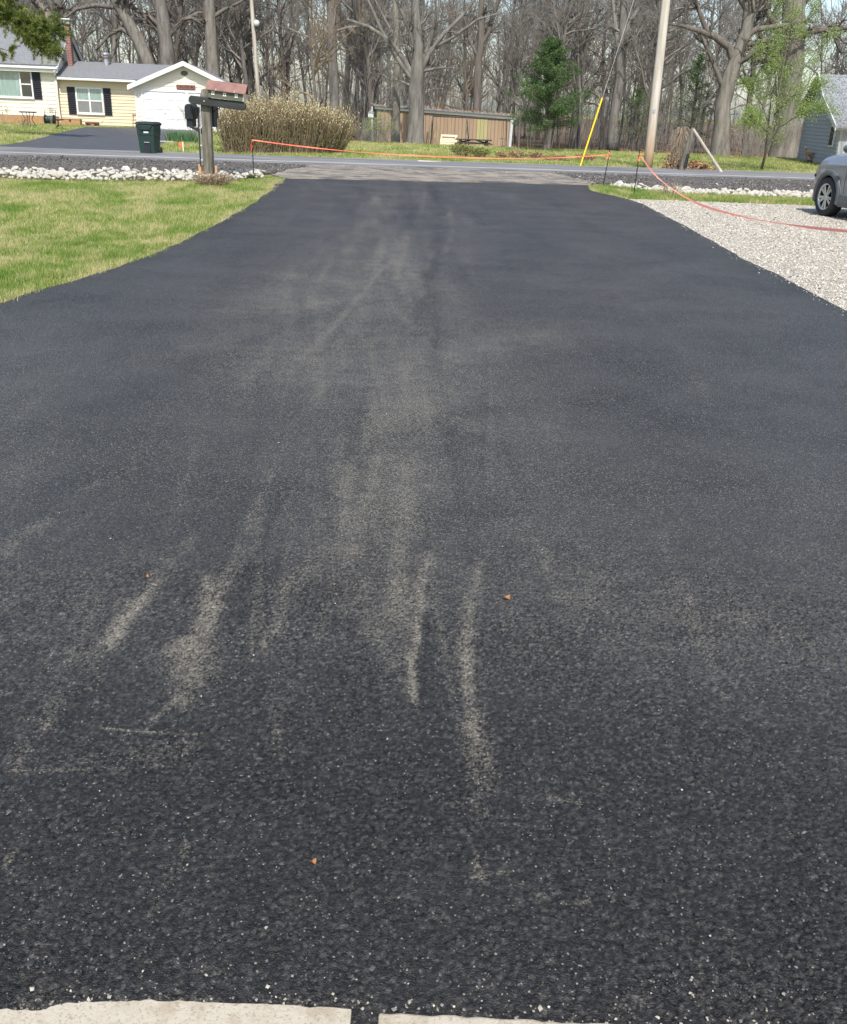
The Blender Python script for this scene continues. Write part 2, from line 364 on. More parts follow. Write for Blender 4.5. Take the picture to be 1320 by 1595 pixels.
# ------------------------------------------------------------------ the ground
def ground():
    xs = np.unique(np.concatenate([np.linspace(-600, -60, 12), np.arange(-60, 60.1, .8), np.linspace(60, 600, 12)]))
    ys = np.unique(np.concatenate([np.linspace(-120, -6, 8), np.arange(-6, 110, .6), np.linspace(110, 900, 16)]))
    X, Y = np.meshgrid(xs, ys); Z = npH(X, Y) + (vnoise(X, Y, .35) - .5) * .05 * npsm(33, 37, Y)
    Z -= .05 * npsm(2.0, 1.0, np.abs(Y - 31 - .1 * X) / 2)
    V = np.stack([X.ravel(), Y.ravel(), Z.ravel()], 1); nx = len(xs)
    i = np.arange(len(ys) - 1)[:, None] * nx + np.arange(nx - 1)[None]; i = i.ravel()
    T = np.stack([i, i + 1, i + nx + 1, i + nx], 1)
    lit = inpoly(X, Y, wood_edge).astype(float).ravel()
    m, nt, b = nodes('lawn_ground'); co = coord(nt)
    n = noise(nt, co, .9, 6, .65); n2 = noise(nt, co, 14, 6, .7)
    c = ramp(nt, n, [(.3, (.15, .19, .05)), (.5, (.24, .25, .08)), (.68, (.38, .32, .15))])
    c = mixc(nt, .35, c, ramp(nt, n2, [(.3, (.05, .075, .018)), (.7, (.30, .26, .12))]))
    a = nt.nodes.new('ShaderNodeAttribute'); a.attribute_name = 'litter'
    lc = ramp(nt, n2, [(.3, (.075, .050, .032)), (.7, (.20, .145, .095))])
    nt.links.new(mixc(nt, a.outputs['Fac'], c, lc), b.inputs['Base Color']); b.inputs['Roughness'].default_value = .95
    b.inputs['Specular IOR Level'].default_value = .1; bump(nt, b, n2, .8, .05)
    struct(fast('ground', V, T, m, {'litter': lit}, True), 'grassy ground of the yards and the woods')
ground()

def strip(name, a, b, z, mat_, n=60, m=6, jit=0, skirt=.12, rough=0):
    """sheet between two polylines a(t), b(t), with a turned-down rim"""
    def rs(p):
        p = np.array([(q[0], q[1]) for q in p], float); s = np.r_[0, np.cumsum(np.linalg.norm(np.diff(p, axis=0), axis=1))]
        t = np.linspace(0, s[-1], n); return np.stack([np.interp(t, s, p[:, 0]), np.interp(t, s, p[:, 1])], 1)
    A, B = rs(a), rs(b); rg = np.random.RandomState(len(name))
    A += rg.randn(*A.shape) * jit; B += rg.randn(*B.shape) * jit
    w = np.linspace(0, 1, m); P = A[:, None] * (1 - w)[None, :, None] + B[:, None] * w[None, :, None]
    zz = np.full((n, m), z) + rg.randn(n, m) * rough
    V = [(P[i, j, 0], P[i, j, 1], zz[i, j] + npH(P[i, j, 0], P[i, j, 1])) for i in range(n) for j in range(m)]
    mb = MB(); mb.add(V, [(i * m + j, (i + 1) * m + j, (i + 1) * m + j + 1, i * m + j + 1) for i in range(n - 1) for j in range(m - 1)])
    rim = [i * m for i in range(n)] + [(n - 1) * m + j for j in range(1, m)] + [i * m + m - 1 for i in range(n - 2, -1, -1)] + [j for j in range(m - 2, 0, -1)]
    o = len(mb.v); mb.v += [(V[k][0], V[k][1], V[k][2] - skirt) for k in rim]; q = len(rim)
    mb.f += [(rim[k], rim[(k + 1) % q], o + (k + 1) % q, o + k) for k in range(q)]
    return mb.build(name, mat_, smooth=False)

xs_ = list(np.linspace(-70, 70, 60))
struct(strip('road', [(x, road_near(x)) for x in xs_], [(x, road_far(x)) for x in xs_], .075, M['road'], 80, 8, .0))
# painted edge line and faint tan centre wear of the road
M['edgepaint'] = mat('worn_edge_paint', (.52, .52, .50), (.33, .33, .325), 5, .7, (0), .01, (.3, 3, 1))
M['roaddust'] = mat('road_edge_dust', (.36, .31, .25), (.27, .24, .20), 3, .9, 0, .01, (.2, 2, 1))
struct(strip('road_marking', [(x, road_near(x) + .62) for x in xs_], [(x, road_near(x) + .80) for x in xs_], .0795, M['edgepaint'], 80, 2, .012, .003), 'worn pale line along the near edge of the road')
struct(strip('road_shoulder', [(x, road_far(x) + .02) for x in xs_], [(x, road_far(x) + .55) for x in xs_], .055, M['roaddust'], 80, 3, .05, .06), 'dusty tan far shoulder of the road')
struct(strip('road_shoulder', [(-70, 15.5), (-14.5, 21.3), (-9.2, 22.0), (-7, 22.8), (-5.4, 23.3), (-4.2, 24.4), (-4.0, 25.3)], [(x, road_near(x) - .02) for x in np.linspace(-70, -3.4, 30)], .045, M['millings'], 60, 10, .04, .1, .015), 'dark crushed asphalt shoulder on the left')
struct(strip('road_shoulder', [(4.0, 26.2), (4.7, 25.7), (5.3, 25.05), (6.8, 24.65), (9, 25.0), (11, 25.2), (16, 26), (70, 31.5)], [(x, road_near(x) - .02) for x in np.linspace(3.1, 70, 30)], .045, M['millings'], 60, 10, .04, .1, .015), 'dark crushed asphalt shoulder on the right')
struct(strip('gravel_apron', [(-4.0, 24.6), (-3.55, 23.55), (0, 24.5), (3.74, 25.2), (4.1, 26.0)], [(-3.6, 28.9), (-3.3, road_near(-3.3) - .02), (3, road_near(3) - .02), (3.3, 29.2)], .052, M['apron'], 40, 14, .03, .06, .010), 'scraped pale apron between driveway and road')
mb = MB(); mb.plate([(p.x, p.y) for p in ndrive_poly], -.05, .03)
struct(mb.build('driveway', M['ndrive']), 'dark sealed driveway of the yellow house')
mb = MB(); mb.plate(gravel_poly, -.05, .012)
struct(mb.build('gravel_pad', M['gravelbase']), 'pale gravel parking pad')
# the small paved flare beside the gravel pad is part of the drive; the garage slabs in the foreground
def slab(pts, name, label):
    mb = MB(); mb.plate(pts, -.1, .034); return struct(mb.build(name, M['concrete'], bevel=.006), label)
edgeA = GP([(-60, 1568), (0, 1570), (60, 1574), (84, 1566), (110, 1560), (180, 1560), (236, 1557), (300, 1559), (400, 1563), (470, 1567), (548, 1571)], .034)
edgeB = GP([(590, 1576), (690, 1580), (800, 1585), (890, 1591), (1000, 1596), (1120, 1602), (1420, 1616)], .034)
g0 = G(548, 1640, .034); g1 = G(590, 1640, .034)
rg = random.Random(3)
def rough_edge(e, n=6):
    out = []
    for a, b in zip(e[:-1], e[1:]):
        for k in range(n):
            p = a.lerp(b, k / n); out.append((p.x, p.y + rg.uniform(-.0025, .0025)))
    out.append((e[-1].x, e[-1].y)); return out
ea, eb = rough_edge(edgeA), rough_edge(edgeB)
slab([(-3.6, .1), (g0.x - .004, .1)] + list(reversed(ea)) + [(-3.6, ea[0][1])], 'concrete_slab', 'pale concrete slab left of the tarred joint')
slab([(g1.x + .002, .1), (3.8, .1), (3.8, eb[-1][1] - .05)] + list(reversed(eb)), 'concrete_slab', 'pale concrete slab right of the tarred joint')

# ------------------------------------------------------------------ the driveway, with its tracked-in dust as a surface stain
def driveway():
    ys = [0.15, .6, 1.0, 1.2]
    while ys[-1] < 3.6: ys.append(ys[-1] + .0024 * ys[-1])
    while ys[-1] < 25.4: ys.append(ys[-1] + min(.013, .0024 + (ys[-1] - 3.6) * .006) * ys[-1])
    ys = np.array(ys); nd, ne = 690, 12; nc = nd + 2 * ne
    rg = np.random.RandomState(2)
    lo = dleft(ys) + rg.randn(len(ys)) * .002 + (vnoise(ys, ys * 0, 1.7) - .5) * .05 + (vnoise(ys, ys * 0, 9) - .5) * .03
    hi = dright(ys) + rg.randn(len(ys)) * .002 + (vnoise(ys, ys * 0 + 9, 1.7) - .5) * .05 + (vnoise(ys, ys * 0 + 3, 9) - .5) * .03
    # finer tessellation down the middle where the surface is close
    v = .41 * ys + .62; a = np.maximum(-v, lo + .02); c = np.minimum(v, hi - .02)
    we = np.linspace(0, 1, ne + 1)[:-1]; wd = np.linspace(0, 1, nd)
    X = np.concatenate([lo[:, None] + (a - lo)[:, None] * we, a[:, None] + (c - a)[:, None] * wd, c[:, None] + (hi - c)[:, None] * (1 - we[::-1])], 1)
    Y = np.repeat(ys[:, None], nc, 1)
    Yend = 23.6 + (X + 3.5) / 7.2 * 1.62 + (vnoise(X, X * 0, 1.4) - .5) * .35 + (vnoise(X, X * 0 + 2, 7) - .5) * .12
    k = npsm(15, 25.4, Y); Y = Y * (1 - k) + k * (Y / 25.4 * Yend)
    Z = .03 + (vnoise(X, Y, .5) - .5) * .012 + (vnoise(X, Y, 2.2) - .5) * .006 * npsm(0, 3, Y)
    Z[:, 0] -= .03; Z[:, -1] -= .03
    # real relief of the aggregate close by: rounded stones set in binder
    def cells(cs, seed):
        r2 = np.random.RandomState(seed); JX, JY, JR = r2.rand(1024, 1024), r2.rand(1024, 1024), r2.rand(1024, 1024)
        gx, gy = X / cs, Y / cs; ix, iy = np.floor(gx).astype(int), np.floor(gy).astype(int)
        best = np.full(X.shape, 9.0); rid = np.zeros(X.shape)
        for ox in (-1, 0, 1):
            for oy in (-1, 0, 1):
                cx, cy = (ix + ox) % 1024, (iy + oy) % 1024; rr = JR[cx, cy]
                d = np.hypot(gx - ix - ox - .1 - .8 * JX[cx, cy], gy - iy - oy - .1 - .8 * JY[cx, cy]) * (1.25 - .5 * rr)
                kk = d < best; best = np.where(kk, d, best); rid = np.where(kk, rr, rid)
        return best, rid
    f1, r1 = cells(.0106, 1); f2, r2_ = cells(.0054, 2)
    near = npsm(4.4, 2.9, Y) * npsm(1.1, 1.25, Y) * npsm(0, .22, v[:, None] - np.abs(X))
    coarse = np.clip(.35 + 1.5 * (vnoise(X, Y, 2.3) * .6 + vnoise(X, Y, 6.5) * .4 - .36), .25, 1.15)
    dome = np.sqrt(np.clip(1 - (f1 / .72) ** 2, 0, 1)) * (.45 + .75 * r1); dome2 = np.sqrt(np.clip(1 - (f2 / .72) ** 2, 0, 1)) * (.4 + .8 * r2_)
    Z += near * (dome * .0074 * coarse + dome2 * .0030 - .0056)
    f1 = f1 * (.82 + .3 * coarse)
    agg = np.clip(.7 * ((r1 * 7.13) % 1) + .3 * ((r2_ * 5.37) % 1), 0, 1); gap = np.clip(np.maximum(f1 * .9, f2 * .5), 0, 1)
    dust = np.zeros_like(X); fresh = np.zeros_like(X)
    sx = lambda px, py: G(px, py, .03)
    def stroke(arr, pts, wpx, s, soft=1.0, side=0):
        """pts: sight-line points of a scuff, wpx its half width there, s strength; side -1/+1 keeps one flank crisp"""
        P = [sx(*p) for p in pts]; ws = wpx if isinstance(wpx, list) else [wpx] * len(pts)
        sc = [(sx(p[0] + 1, p[1]) - sx(*p)).length for p in pts]
        mw = max(w_ * s_ for w_, s_ in zip(ws, sc)) * 3.2 + .05
        xs0, xs1 = min(p.x for p in P) - mw, max(p.x for p in P) + mw; ys0, ys1 = min(p.y for p in P) - mw, max(p.y for p in P) + mw
        sel = np.nonzero((X > xs0) & (X < xs1) & (Y > ys0) & (Y < ys1)); x_, y_ = X[sel], Y[sel]
        fq = .55 / max(.012, mw * .32)
        wx_ = (vnoise(x_, y_, fq * .5) - .5) * mw * .16 + (vnoise(x_, y_, fq * 2.3) - .5) * mw * .14
        brk = np.clip(.25 + 1.5 * (vnoise(x_ + 5, y_, fq * .45) * .55 + vnoise(x_, y_ + 3, fq * 1.7) * .45 - .17), .2, 1.15)
        best = np.zeros(len(x_))
        for a in range(len(P) - 1):
            p, q = P[a], P[a + 1]; d = q - p; L2 = d.x ** 2 + d.y ** 2
            X2 = x_ + (wx_ if not side else wx_ * .12)
            t = np.clip(((X2 - p.x) * d.x + (y_ - p.y) * d.y) / L2, 0, 1)
            dx = X2 - p.x - t * d.x; dy = y_ - p.y - t * d.y; dd = np.hypot(dx, dy)
            wd_ = (ws[a] * sc[a]) * (1 - t) + ws[a + 1] * sc[a + 1] * t
            if side:
                sg = np.sign(dx * d.y - dy * d.x) * side * (1 if d.y > 0 else -1)
                wd_ = np.where(sg > 0, wd_, wd_ * .12)
            best = np.maximum(best, s * brk * np.exp(-(dd / wd_) ** 2 * soft * .8))
        arr[sel] = np.minimum(1, arr[sel] + best * (1 - arr[sel]))
    S = lambda *a, **k: stroke(dust, *a, **k)
    S([(668, 860), (657, 940), (644, 1030), (650, 1095)], [14, 32, 38, 20], .50, side=-1)
    S([(668, 860), (657, 940), (644, 1030), (650, 1095)], 7, .5)
    S([(748, 868), (730, 940), (727, 1010), (738, 1100), (752, 1180), (762, 1270)], [6, 9, 11, 14, 20, 22], .62)
    S([(742, 1330), (748, 1368)], 8, .6); S([(735, 1365), (785, 1355)], 4, .45)
    S([(330, 900), (318, 960), (300, 1020), (292, 1070), (286, 1098)], [12, 18, 34, 28, 14], .58)
    S([(268, 1010), (300, 1050)], 30, .35)
    S([(412, 775), (388, 840), (350, 900), (325, 960)], [8, 14, 26, 22], .42)
    S([(14, 1198), (60, 1140), (140, 1040), (215, 940), (300, 840)], [9, 13, 20, 13, 12], .50)
    S([(40, 1180), (170, 1178), (290, 1168)], 26, .34)
    S([(14, 1199), (150, 1196), (300, 1192)], 4, .4)
    S([(240, 1122), (285, 1080)], 8, .5); S([(160, 1132), (236, 1140), (312, 1144)], 3.5, .55)
    S([(230, 1420), (262, 1360), (290, 1310)], [8, 9, 7], .45); S([(8, 1350), (30, 1320)], 7, .4)
    S([(1086, 1500), (1096, 1575)], 9, .42); S([(1140, 1480), (1168, 1570)], 9, .36)
    S([(640, 395), (600, 415), (545, 480), (515, 515)], [3, 4, 5, 6], .6)
    S([(600, 390), (572, 450), (490, 545), (470, 560)], [3, 5, 8, 14], .45)
    S([(632, 385), (618, 430), (640, 470)], 4, .35); S([(700, 310), (705, 360), (690, 400)], 4, .45)
    S([(665, 300), (690, 340)], 5, .5); S([(470, 290), (480, 306)], 8, .5)
    S([(700, 330), (745, 318)], 3, .3); S([(560, 300), (640, 305)], [14, 20], .28)
    S([(420, 425), (480, 432), (540, 440)], [22, 28, 18], .42); S([(330, 485), (440, 480), (520, 470)], [30, 34, 26], .30)
    S([(480, 300), (430, 350), (400, 370)], 12, .25)
    S([(620, 595), (680, 560), (760, 535), (850, 520)], [44, 50, 40, 30], .33)
    S([(640, 650), (690, 600)], [50, 36], .34); S([(660, 632), (730, 662), (775, 680)], [20, 12, 8], .35)
    S([(800, 652), (850, 660), (896, 674)], [9, 15, 9], .30); S([(752, 700), (756, 722)], 10, .32)
    S([(1012, 742), (1022, 768)], [22, 10], .26); S([(1020, 830), (1050, 838)], 12, .2)
    S([(1150, 720), (1320, 712)], 9, .16); S([(940, 590), (1020, 588)], 5, .24); S([(1120, 593), (1170, 596)], 8, .2)
    S([(860, 536), (960, 532)], 3, .25); S([(770, 521), (960, 520)], 3, .25); S([(1270, 606), (1320, 612)], 8, .25)
    S([(880, 505), (920, 498)], 5, .28); S([(1170, 960), (1260, 1020)], [30, 26], .16)
    S([(0, 860), (60, 820), (180, 730)], [20, 16, 8], .36); S([(90, 840), (150, 790)], 9, .28); S([(0, 750), (110, 690)], [30, 14], .26)
    S([(600, 980), (560, 840), (620, 700), (640, 640)], [70, 90, 90, 70], .28)
    S([(480, 880), (440, 960), (415, 1010)], [20, 12, 9], .24); S([(530, 820), (470, 900)], 20, .24)
    S([(820, 560), (800, 700), (830, 860)], [60, 90, 60], .13); S([(300, 640), (460, 560), (600, 520)], [60, 60, 40], .16)
    S([(845, 1390), (850, 1395)], 9, .4); S([(900, 1405), (910, 1400)], 10, .35); S([(860, 1240), (905, 1250)], 8, .4)
    S([(340, 1510), (350, 1515)], 9, .4); S([(20, 1560), (110, 1545), (200, 1552), (330, 1555)], [14, 24, 12, 8], .42)
    S([(420, 1560), (540, 1556), (620, 1566)], [10, 9, 7], .3); S([(950, 1575), (1000, 1560)], [16, 14], .35)
    r3 = np.random.RandomState(31)
    for q in range(190):            # faint overlapping tyre tracks
        x0 = r3.normal(-.45, .35 + .13 * 7 * r3.rand()); y0 = 1.9 + 15 * r3.rand() ** 1.5; L = r3.uniform(1.2, 6) * (.4 + y0 / 9); bow = r3.normal(0, .10); sl = r3.normal(-.05, .07); wq = r3.uniform(.008, .06) * (.5 + y0 / 8); st = r3.uniform(.08, .22)
        sel = np.nonzero((Y > y0) & (Y < y0 + L)); yy = (Y[sel] - y0) / L
        xc = x0 + sl * L * yy + bow * L * .25 * (yy - .5) ** 2 * 4; e = np.exp(-((X[sel] - xc) / wq) ** 2) * np.sin(yy * math.pi) ** .5 * (.4 + 1.2 * vnoise(X[sel] * 3, Y[sel], 1.2))
        (dust if q % 4 else fresh)[sel] += st * e * (1 if q % 4 else 1.6)
    dust *= .50
    dust *= 1 + .7 * npsm(3.6, 2.2, Y)
    dust += .21 * np.exp(-((X + .15 + .06 * (Y - 5)) / 1.1) ** 2) * npsm(2.3, 4, Y) * npsm(24, 8, Y)
    dust += .16 * np.clip((vnoise(X, Y, .8) - .42) * 2.2, 0, 1) * npsm(1.9, 3.4, Y) * npsm(13, 7, Y)
    dust += .14 * np.clip((vnoise(X * .9 + Y * .25, Y * .22, 1.5) - .45) * 2.5, 0, 1) * npsm(2.2, 4.0, Y)
    dust += .125
    Fs = lambda *a, **k: stroke(fresh, *a, **k)
    Fs([(664, 960), (660, 1030), (668, 1095)], [10, 12, 16], .8)
    Fs([(672, 285), (688, 340), (676, 420), (660, 475), (648, 520)], [7, 8, 9, 14, 20], .85)
    Fs([(560, 905), (520, 960)], [30, 30], .35); Fs([(130, 640), (420, 520), (560, 470)], [40, 30, 20], .4)
    Fs([(700, 650), (770, 640)], [22, 20], .4); Fs([(780, 790), (700, 800)], [30, 30], .3)
    fresh += .75 * npsm(2.9, 1.9, Y + .25 * (vnoise(X, Y, 1.3) - .5))
    for e_, xx in ((lo, 1), (hi, -1)):
        fresh += .5 * np.exp(-np.abs(X - e_[:, None]) / .28)
    V = np.stack([X.ravel(), Y.ravel(), Z.ravel()], 1)
    i = (np.arange(len(ys) - 1)[:, None] * nc + np.arange(nc - 1)[None]).ravel()
    T = np.stack([i, i + 1, i + nc + 1, i + nc], 1)
    o = fast('driveway', V, T, M['asphalt'], {'dust': np.clip(dust, 0, 1).ravel(), 'fresh': np.clip(fresh, 0, 1).ravel(), 'near': near.ravel(), 'agg': agg.ravel(), 'gap': gap.ravel()}, True)
    struct(o, 'freshly laid black asphalt driveway with dusty scuffs')
driveway()
# ------------------------------------------------------------------ grass
def blades(name, label, polys, dens, hgt, wid, holes=(), seed=1, tintbias=0.0, zoff=0.0, fold=None):
    rg = np.random.RandomState(seed); P = []
    for poly, d in zip(polys, dens):
        a = np.array([(p[0], p[1]) for p in poly]); x0, y0 = a.min(0); x1, y1 = a.max(0)
        n = int((x1 - x0) * (y1 - y0) * d); x = rg.uniform(x0, x1, n); y = rg.uniform(y0, y1, n)
        k = inpoly(x, y, poly)
        for h in holes: k &= ~inpoly(x, y, h)
        ov = np.clip(rg.randn(n) * .03 + (vnoise(x, y, 6) - .5) * .12, -.03, .09); k &= ~((y < 25.6) & (x > dleft(y) + ov) & (x < dright(y) - ov))
        k &= np.abs(x) < .415 * y + 2.6
        P.append(np.stack([x[k], y[k]], 1))
    P = np.concatenate(P); n = len(P); x, y = P[:, 0], P[:, 1]
    clump = vnoise(x, y, 5.0); patch = vnoise(x, y * .6, .8) * .28 + vnoise(x, y * .55, 2.7) * .38 + vnoise(x, y * .7, 9) * .34
    h = hgt * (.45 + .8 * rg.rand(n)) * (.6 + .9 * clump); wd = wid * (.7 + .6 * rg.rand(n))
    a = rg.uniform(0, 6.283, n); la = rg.uniform(0, 6.283, n); ln = h * rg.uniform(.1, .8, n)
    z = npH(x, y) + zoff - .004
    b0 = np.stack([x - np.cos(a) * wd, y - np.sin(a) * wd, z], 1); b1 = np.stack([x + np.cos(a) * wd, y + np.sin(a) * wd, z], 1)
    tp = np.stack([x + np.cos(la) * ln, y + np.sin(la) * ln, z + h], 1)
    V = np.stack([b0, b1, tp], 1).reshape(-1, 3); T = np.arange(3 * n).reshape(-1, 3)
    straw = np.clip((patch - .49) * 2.3 + .76 + tintbias, 0, 1.15)
    edge = np.exp(-np.minimum(np.abs(x - dleft(y)), np.abs(x - dright(y))) / .10) * (y < 25); straw = straw + .45 * edge; h *= 1 - .35 * edge; tp[:, 2] -= h * .35 * edge
    tint = np.clip(straw * .62 + rg.randn(n) * .26, 0, 1)
    return stuff(fast(name, V, T, M['grass'], {'tint': np.repeat(tint, 3)}), label, 'grass')
lawn_poly = [(-14, 5.0)] + [(-3.7, 5.0), (-3.68, 8.1)] + [(p.x - .01, p.y) for p in reversed(drive_left)] + [(-3.7, 23.95), (-4.1, 23.3), (-4.9, 21.85), (-6.4, 21.15), (-8.8, 20.3), (-14, 19.7)]
near_lawn = [q for q in lawn_poly]
blades('grass', 'mown sunlit lawn with straw patches left of the driveway', [[(-9, 5.5), (0, 5.5), (0, 13), (-9, 13)], [(-11, 13), (0, 13), (0, 25), (-11, 25)]], [9000, 4200], .058, .0034, holes=[lrock_poly, [(-20, 30), (-20, 20.4), (-8.8, 20.4), (-6.4, 21.3), (-4.9, 22.0), (-3.9, 24.0), (-3.5, 23.62), (0, 24), (4, 25), (4, 40)]], seed=1)
blades('grass', 'narrow green verge between gravel pad and white rocks', [[(3.7, 24.9), (4.3, 25.3), (4.95, 24.6), (5.6, 23.7), (7.5, 23.65), (9.5, 24), (13, 24.3), (13, 21.8), (8.9, 21.6), (6.3, 21.5), (4.2, 21.5), (3.6, 22.5)]], [2600], .075, .0042, seed=2, tintbias=-.28, holes=[gravel_poly])
fl = [(-26, road_far(-26) + .45), (30, road_far(30) + .45), (30, 52), (-4, 56), (-26, 60)]
blades('grass', 'patchy green and straw lawn across the road', [fl, [(-26, 30), (30, 36), (30, 39), (-26, 36)]], [330, 420], .075, .009, seed=3, tintbias=-.02, holes=[ndrive_poly, [(-60, 20)] + [(x, road_far(x) + .42) for x in (-60, 60)] + [(60, 20)]])

# ------------------------------------------------------------------ stones
def rockmesh(seed, sub=1):
    import bmesh
    r = random.Random(seed); b = bmesh.new(); bmesh.ops.create_icosphere(b, subdivisions=sub, radius=.5)
    ax = [(Vector((r.gauss(0, 1), r.gauss(0, 1), r.gauss(0, 1))).normalized(), r.uniform(.24, .42)) for _ in range(7)]
    for v in b.verts:
        for a, d in ax:
            k = v.co.dot(a)
            if k > d: v.co -= a * (k - d)
        v.co += Vector((r.uniform(-1, 1), r.uniform(-1, 1), r.uniform(-1, 1))) * .035
        v.co.z *= .78
    me = bpy.data.meshes.new('rock'); b.to_mesh(me); b.free(); return me
rocks = [rockmesh(s, 2) for s in range(9)]
for me in rocks: me.materials.append(M['rock'])
def riprap(poly, spacing, label, group, nobj, seed, mound):
    r = random.Random(seed); pts = []
    a = np.array(poly); x0, y0 = a.min(0); x1, y1 = a.max(0)
    y = y0
    c = a.mean(0)
    while y < y1:
        x = x0
        while x < x1:
            px, py = x + r.uniform(-.5, .5) * spacing, y + r.uniform(-.5, .5) * spacing
            if inpoly(np.array(px), np.array(py), poly) and abs(px) < .41 * py + 1: pts.append((px, py))
            x += spacing
        y += spacing
    def edge_d(p): return min(((Vector((poly[i][0] - p[0], poly[i][1] - p[1]))).length) for i in range(len(poly)))
    out = []
    for p in pts:
        s = spacing * r.choice([r.uniform(.5, 1.0), r.uniform(.8, 1.3), r.uniform(1.1, 1.75)]); m = mound * (.35 + .65 * float(vnoise(p[0], p[1], .9))) * r.uniform(.3, 1)
        out.append((p, s, m))
    out.sort(key=lambda q: -q[1])
    for p, s, m in out[:nobj]:
        o = bpy.data.objects.new('rock', r.choice(rocks)); COL.objects.link(o)
        o.location = (p[0], p[1], s * .25 + m); s *= .88; o.scale = (s * r.uniform(.9, 1.35), s * r.uniform(.85, 1.15), s * r.uniform(.6, .9))
        o.rotation_euler = (r.uniform(-.5, .5), r.uniform(-.5, .5), r.uniform(0, 6.28)); tag(o, label, 'rock', group)
    if out[nobj:]:
        V = []; T = []; k = 0; base = rockmesh(77, 1); bv = np.array([v.co[:] for v in base.vertices]); bf = np.array([f.vertices[:] for f in base.polygons])
        for p, s, m in out[nobj:]:
            an = r.uniform(0, 6.28); R = np.array([[math.cos(an), -math.sin(an), 0], [math.sin(an), math.cos(an), 0], [0, 0, 1]])
            V.append((bv * [s * 1.1, s, s]) @ R.T + [p[0], p[1], s * .2 + m * .6]); T.append(bf + k); k += len(bv)
        stuff(fast('rock_fill', np.concatenate(V), np.concatenate(T), M['rock']), label.replace('rock', 'smaller rocks filling gaps', 1), 'rocks')
riprap(lrock_poly, .118, 'white limestone rock in the long strip left of the driveway', 'white rocks left of the driveway', 215, 11, .15)
riprap(rrock_poly, .118, 'white limestone rock in the thin strip beyond the gravel pad', 'white rocks right of the driveway', 85, 12, .05)

def scatter_stones(name, label, cat, P, size, mat_, seed, z=.012):
    rg = np.random.RandomState(seed); n = len(P)
    oc = np.array([(1, 0, 0), (0, 1, 0), (-1, 0, 0), (0, -1, 0), (0, 0, .8), (0, 0, -.5)], float)
    of = np.array([(0, 1, 4), (1, 2, 4), (2, 3, 4), (3, 0, 4)])
    s = size * np.exp(rg.randn(n) * .38); a = rg.uniform(0, 6.283, n)
    v = oc[None] * (1 + rg.uniform(-.35, .35, (n, 6, 1))) * s[:, None, None] * np.stack([rg.uniform(.8, 1.3, n), rg.uniform(.7, 1.1, n), rg.uniform(.6, 1, n)], 1)[:, None, :] * .5
    tl = rg.uniform(-.6, .6, n); ct, st = np.cos(tl)[:, None], np.sin(tl)[:, None]
    v = np.stack([v[..., 0] * ct - v[..., 2] * st, v[..., 1], v[..., 0] * st + v[..., 2] * ct], -1)
    c, sn = np.cos(a)[:, None], np.sin(a)[:, None]
    X = v[..., 0] * c - v[..., 1] * sn + P[:, 0, None]; Y = v[..., 0] * sn + v[..., 1] * c + P[:, 1, None]; Z = v[..., 2] + z + (s * .22)[:, None]
    V = np.stack([X, Y, Z], -1).reshape(-1, 3); T = (of[None] + 6 * np.arange(n)[:, None, None]).reshape(-1, 3)
    return stuff(fast(name, V, T, mat_, {'tint': np.repeat(rg.rand(n), 6)}), label, cat)
def tintmat(name, stops, rough=.9):
    m, nt, b = nodes(name); a = nt.nodes.new('ShaderNodeAttribute'); a.attribute_name = 'tint'
    nt.links.new(ramp(nt, a.outputs['Fac'], stops), b.inputs['Base Color']); b.inputs['Roughness'].default_value = rough; return m
M['gravel'] = tintmat('gravel_stones', [(0, (.13, .125, .12)), (.18, (.29, .265, .225)), (.6, (.48, .44, .365)), (1, (.68, .63, .545))])
rg = np.random.RandomState(4); gx = rg.uniform(3.5, 12.5, 400000); gy = 5.5 + 16.3 * rg.rand(400000) ** 1.25
k = inpoly(gx, gy, gravel_poly) & (gx < .42 * gy + 2.2); P = np.stack([gx[k], gy[k]], 1)
scatter_stones('gravel', 'loose pale crushed stone of the parking pad', 'gravel', P, .0125, M['gravel'], 5)
n = 420; ey = rg.uniform(8.5, 22, n); ex = dright(ey) - np.abs(rg.randn(n)) * .09
scatter_stones('gravel', 'stray gravel scattered along the right driveway edge', 'gravel', np.stack([ex, ey], 1), .0095, M['gravel'], 6, .03)
M['chips'] = tintmat('asphalt_chips', [(0, (.03, .028, .026)), (.6, (.10, .091, .082)), (.92, (.19, .17, .15)), (1, (.38, .34, .29))])
sx_ = np.r_[rg.uniform(-14, -3.4, 42000), rg.uniform(3.3, 14, 42000)]; sy_ = rg.uniform(21, 30.5, 84000)
kk = (sy_ < road_near(sx_) - .03) & (((sx_ < 0) & (sy_ > np.interp(sx_, [-14.5, -9.2, -7, -5.4, -4.2, -3.4], [21.4, 22.1, 22.9, 23.4, 24.5, 28.9]))) | ((sx_ > 0) & (sy_ > np.interp(sx_, [3.3, 4.0, 4.7, 5.3, 6.8, 9, 11, 16], [29.2, 26.3, 25.8, 25.1, 24.7, 25.1, 25.3, 26.1])))) & (np.abs(sx_) < .42 * sy_ + 1)
scatter_stones('gravel', 'dark asphalt chips loose on the road shoulders', 'gravel', np.stack([sx_[kk], sy_[kk]], 1), .025, M['chips'], 16, .045)
M['grit'] = tintmat('apron_grit', [(0, (.10, .09, .08)), (.6, (.24, .21, .175)), (1, (.44, .39, .32))])
n = 4500; ax_ = rg.uniform(-3.7, 3.8, n); ay_ = rg.uniform(23.7, 29.2, n); kk = ay_ > 24.1 + .23 * ax_ + .3
scatter_stones('gravel', 'crumbled stone on the scraped apron', 'gravel', np.stack([ax_[kk], ay_[kk]], 1), .013, M['grit'], 17, .052)
